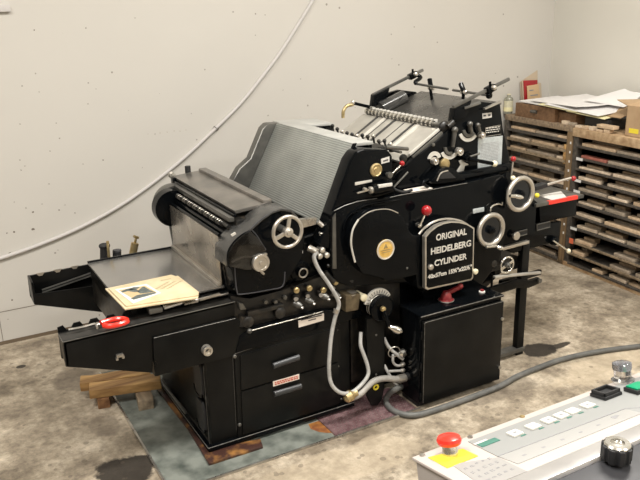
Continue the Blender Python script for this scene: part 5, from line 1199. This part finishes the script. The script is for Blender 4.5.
tb_ = leaning('tan_booklet', [(3.174, 1.525, 1.024), (3.307, 1.525, 1.014), (3.281, 1.538, 1.154), (3.167, 1.538, 1.148)], .004, mat('tan_cover', (.60,.42,.24), .6), 'small tan booklet with printed title leaning on the red book', 'booklet')
q0, q1 = (3.19, 1.533, 1.114), (3.23, 1.533, 1.111)
MB().box(q0[0], q1[0], 1.5325, 1.536, q0[2]-.004, q0[2]+.004).build('title', GREYINK, tb_)
q0, q1 = (3.199, 1.529, 1.077), (3.274, 1.529, 1.079)
MB().box(q0[0], q1[0], 1.5288, 1.533, q0[2]-.004, q0[2]+.004).build('title', GREYINK, tb_)
def paper(name, pts, m, label, t=.002, sag=0., cat='paper sheet'):   # quad of corners, bent over a grid
    a, b, c, d = [Vector(p) for p in pts]; n = 6; mb = MB(); top = []; bot = []
    for i in range(n+1):
        row = []
        for j in range(n+1):
            u, v = i/n, j/n; p = (a*(1-u)+b*u)*(1-v) + (d*(1-u)+c*u)*v
            p.z += sag*math.sin(u*PI*1.7)*math.sin(v*PI*1.3); row.append(p)
        top.append(row)
    T = [[mb.bm.verts.new(p) for p in r] for r in top]; B = [[mb.bm.verts.new(p-Vector((0,0,t))) for p in r] for r in top]
    for i in range(n):
        for j in range(n):
            mb._face([T[i][j],T[i+1][j],T[i+1][j+1],T[i][j+1]]); mb._face([B[i][j],B[i][j+1],B[i+1][j+1],B[i+1][j]])
    for i in range(n):
        mb._face([T[i][0],B[i][0],B[i+1][0],T[i+1][0]]); mb._face([T[i+1][n],B[i+1][n],B[i][n],T[i][n]])
        mb._face([T[0][i+1],B[0][i+1],B[0][i],T[0][i]]); mb._face([T[n][i],B[n][i],B[n][i+1],T[n][i+1]])
    return tag(mb.build(name, m, None, 0, ang=60), label, cat)
paper('paper_stack', [W(-.60,.02,1.068), W(-.16,.01,1.062), W(-.10,.34,1.075), W(-.58,.36,1.08)], PAPER, 'lowest pile of white sheets lying on the drawer', .008, .002, 'paper stack')
paper('paper_sheet', [W(-.36,-.02,1.070), W(-.02,-.01,1.055), W(.06,.20,1.075), W(-.34,.20,1.09)], PAPERYEL, 'yellow sheet showing below the white papers, above the drawer handle', .003, .004)
paper('paper_sheet', [W(-.10,-.01,1.052), W(.19,.03,1.030), W(.20,.20,1.06), W(-.06,.22,1.07)], PAPERYEL, 'pale yellow sheet poking out at the right end of the papers', .003, .003)
paper('paper_sheet', [W(-.30,-.02,1.078), W(.155,.01,1.048), W(.20,.26,1.085), W(-.26,.30,1.10)], PAPER, 'white sheet lying over the yellow ones, its right corner drooping', .003, .004)
paper('paper_sheet', [W(-.50,.03,1.079), W(-.02,-.01,1.088), W(.16,.30,1.120), W(-.34,.40,1.112)], PAPER, 'large white sheet on top of the paper pile', .003, .008)
paper('paper_sheet', [W(-.10,.14,1.112), W(.20,.18,1.095), W(.13,.415,1.150), W(-.02,.41,1.175)], PAPER, 'white sheet curling up against the right wall', .003, .006)
wbox(MB(), -.222, -.06, .04, .30, TZ, 1.03).build('wooden_box', DRAWERW, None, .003)
tag(bpy.data.objects['wooden_box'], 'dark low wooden box under the papers beside the drawer', 'box'); pass
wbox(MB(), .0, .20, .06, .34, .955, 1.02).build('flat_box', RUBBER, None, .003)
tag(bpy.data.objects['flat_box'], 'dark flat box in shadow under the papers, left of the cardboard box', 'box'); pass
rr = random.Random(5)
names_ = ['nearest the post', 'second from the post', 'third from the post', 'fourth from the post', 'fifth from the post', 'sixth from the post', 'seventh from the post', 'eighth from the post', 'ninth from the post']
for i in range(7):
    s0 = -.155 + i*.062; L = rr.uniform(.035,.056); mi = (0,2,0,1,0,1,1)[i]; base_ = .9585 if s0 < -.035 - L else .951
    if s0 < -.035 < s0+L: base_ = .959
    mb = wbox(MB(), s0, s0+L, rr.uniform(.002,.012), rr.uniform(.04,.055), base_, base_+rr.uniform(.014,.024))
    tag(mb.build('wood_offcut', STRIPS[mi], None, .002), '%s wood offcut along the front of the rack top, %s' % (colw[mi], names_[i]), 'wood offcut', 'wood offcuts on the rack top')
tag(wbox(MB(), .16, .295, .0, .05, .977, .998).build('wood_offcut', STRIPS[1], None, .002), 'longer tan wood piece lying on the offcuts left of the cardboard box', 'wood offcut', 'wood offcuts on the rack top')
cx = thing('cardboard_box', W(.5,.15,.951), 'open brown cardboard box with a yellow label on the rack top', 'cardboard box')
S0, S1, D0, D1, Z0, Z1 = .36, .70, .03, .27, .951, 1.130
for nm, q in (('front_wall', (S0,S1,D0,D0+.004,Z0,Z1)), ('back_wall', (S0,S1,D1-.004,D1,Z0,Z1)), ('side_wall', (S0,S0+.004,D0,D1,Z0,Z1)), ('side_wall', (S1-.004,S1,D0,D1,Z0,Z1)), ('bottom', (S0,S1,D0,D1,Z0,Z0+.004))):
    wbox(MB(), *q).build(nm, CARDBOARD, cx)
def flap(a, b, c, d, m=CARDBOARD):
    a, b, c, d = map(Vector, (a, b, c, d)); o = Vector((0,0,.004)); MB().hexa([a, b, c, d, a+o, b+o, c+o, d+o]).build('flap', m, cx)
flap(W(S0,D0,Z1), W(S0,D1,Z1), W(S0-.10,D1,Z1+.01), W(S0-.12,D0+.04,Z1+.02))
flap(W(S0,D1,Z1), W(S1,D1,Z1), W(S1,D1+.06,Z1+.09), W(S0+.06,D1+.05,Z1+.10), CARDBOARDP)
flap(W(S0,D0,Z1), W(S1,D0,Z1), W(S1,D0+.10,Z1+.05), W(S0+.08,D0+.10,Z1+.055))
wbox(MB(), S0+.03, S0+.10, D0-.0012, D0, Z0+.022, Z0+.050).build('yellow_label', PAPERYEL if False else YELLOWPL, cx)
leaning_ = MB().hexa([W(.02,.12,1.03), W(.30,.05,1.045), W(.32,.20,1.10), W(.06,.30,1.09), W(.02,.12,1.035), W(.30,.05,1.05), W(.32,.20,1.105), W(.06,.30,1.095)])
tag(leaning_.build('cardboard_sheet', CARDBOARD), 'loose brown cardboard sheet sloping between the papers and the cardboard box', 'cardboard')

# ================================================================== lamps, camera
def ceiling_lamp(x, y, label, power, sx=1.3, sy=.35, col=(1., .965, .905)):
    t = thing('ceiling_light', (x, y, 3.53), label, 'ceiling light')
    MB().box(x-sx/2-.02, x+sx/2+.02, y-sy/2-.02, y+sy/2+.02, 3.555, 3.6).build('lamp_frame', ALU, t, .004)
    MB().box(x-sx/2, x+sx/2, y-sy/2, y+sy/2, 3.545, 3.556).build('lamp_diffuser', mat('lamp_diffuser', (.9,.9,.85), .5, emit=((1.,.95,.85), 3.)), t)
    l = bpy.data.lights.new('ceiling_lamp', 'AREA'); l.shape = 'RECTANGLE'; l.size = sx; l.size_y = sy; l.energy = power; l.color = col
    o = bpy.data.objects.new('lamp_light', l); o.parent = t; o.location = (0, 0, .01); COL.objects.link(o)
ceiling_lamp(-1.6, -1.0, 'long ceiling light at the left, above the delivery end', 95)
ceiling_lamp(1.4, -.9, 'long ceiling light above the feeder end of the press', 118)
ceiling_lamp(-1.2, -3.6, 'long ceiling light above and behind the viewer', 80)
ceiling_lamp(1.6, -4.6, 'long ceiling light above and behind the console', 80)
wd = bpy.data.worlds.new('World'); SC.world = wd; wd.use_nodes = True
wd.node_tree.nodes['Background'].inputs['Color'].default_value = (1., .95, .88, 1); wd.node_tree.nodes['Background'].inputs['Strength'].default_value = .3

cam = bpy.data.cameras.new('Camera'); cam.sensor_width = 36; cam.lens = 36*737/640; cam.clip_start = .02
co = bpy.data.objects.new('Camera', cam); COL.objects.link(co)
yaw, pitch, roll = math.radians(28.89), math.radians(-17.65), math.radians(-1.42)
fw = Vector((math.sin(yaw)*math.cos(pitch), math.cos(yaw)*math.cos(pitch), math.sin(pitch)))
r = Vector((math.cos(yaw), -math.sin(yaw), 0)); u = r.cross(fw)
r2 = r*math.cos(roll) + u*math.sin(roll); u2 = -r*math.sin(roll) + u*math.cos(roll)
Mx = Matrix((r2, u2, -fw)).transposed().to_4x4(); Mx.translation = Vector((-.857, -2.537, 1.75))
co.matrix_world = Mx
SC.camera = co
SC.view_settings.view_transform = 'Standard'; SC.view_settings.look = 'None'; SC.view_settings.gamma = 1; SC.view_settings.use_curve_mapping = False
SC.view_settings.exposure = 0.0
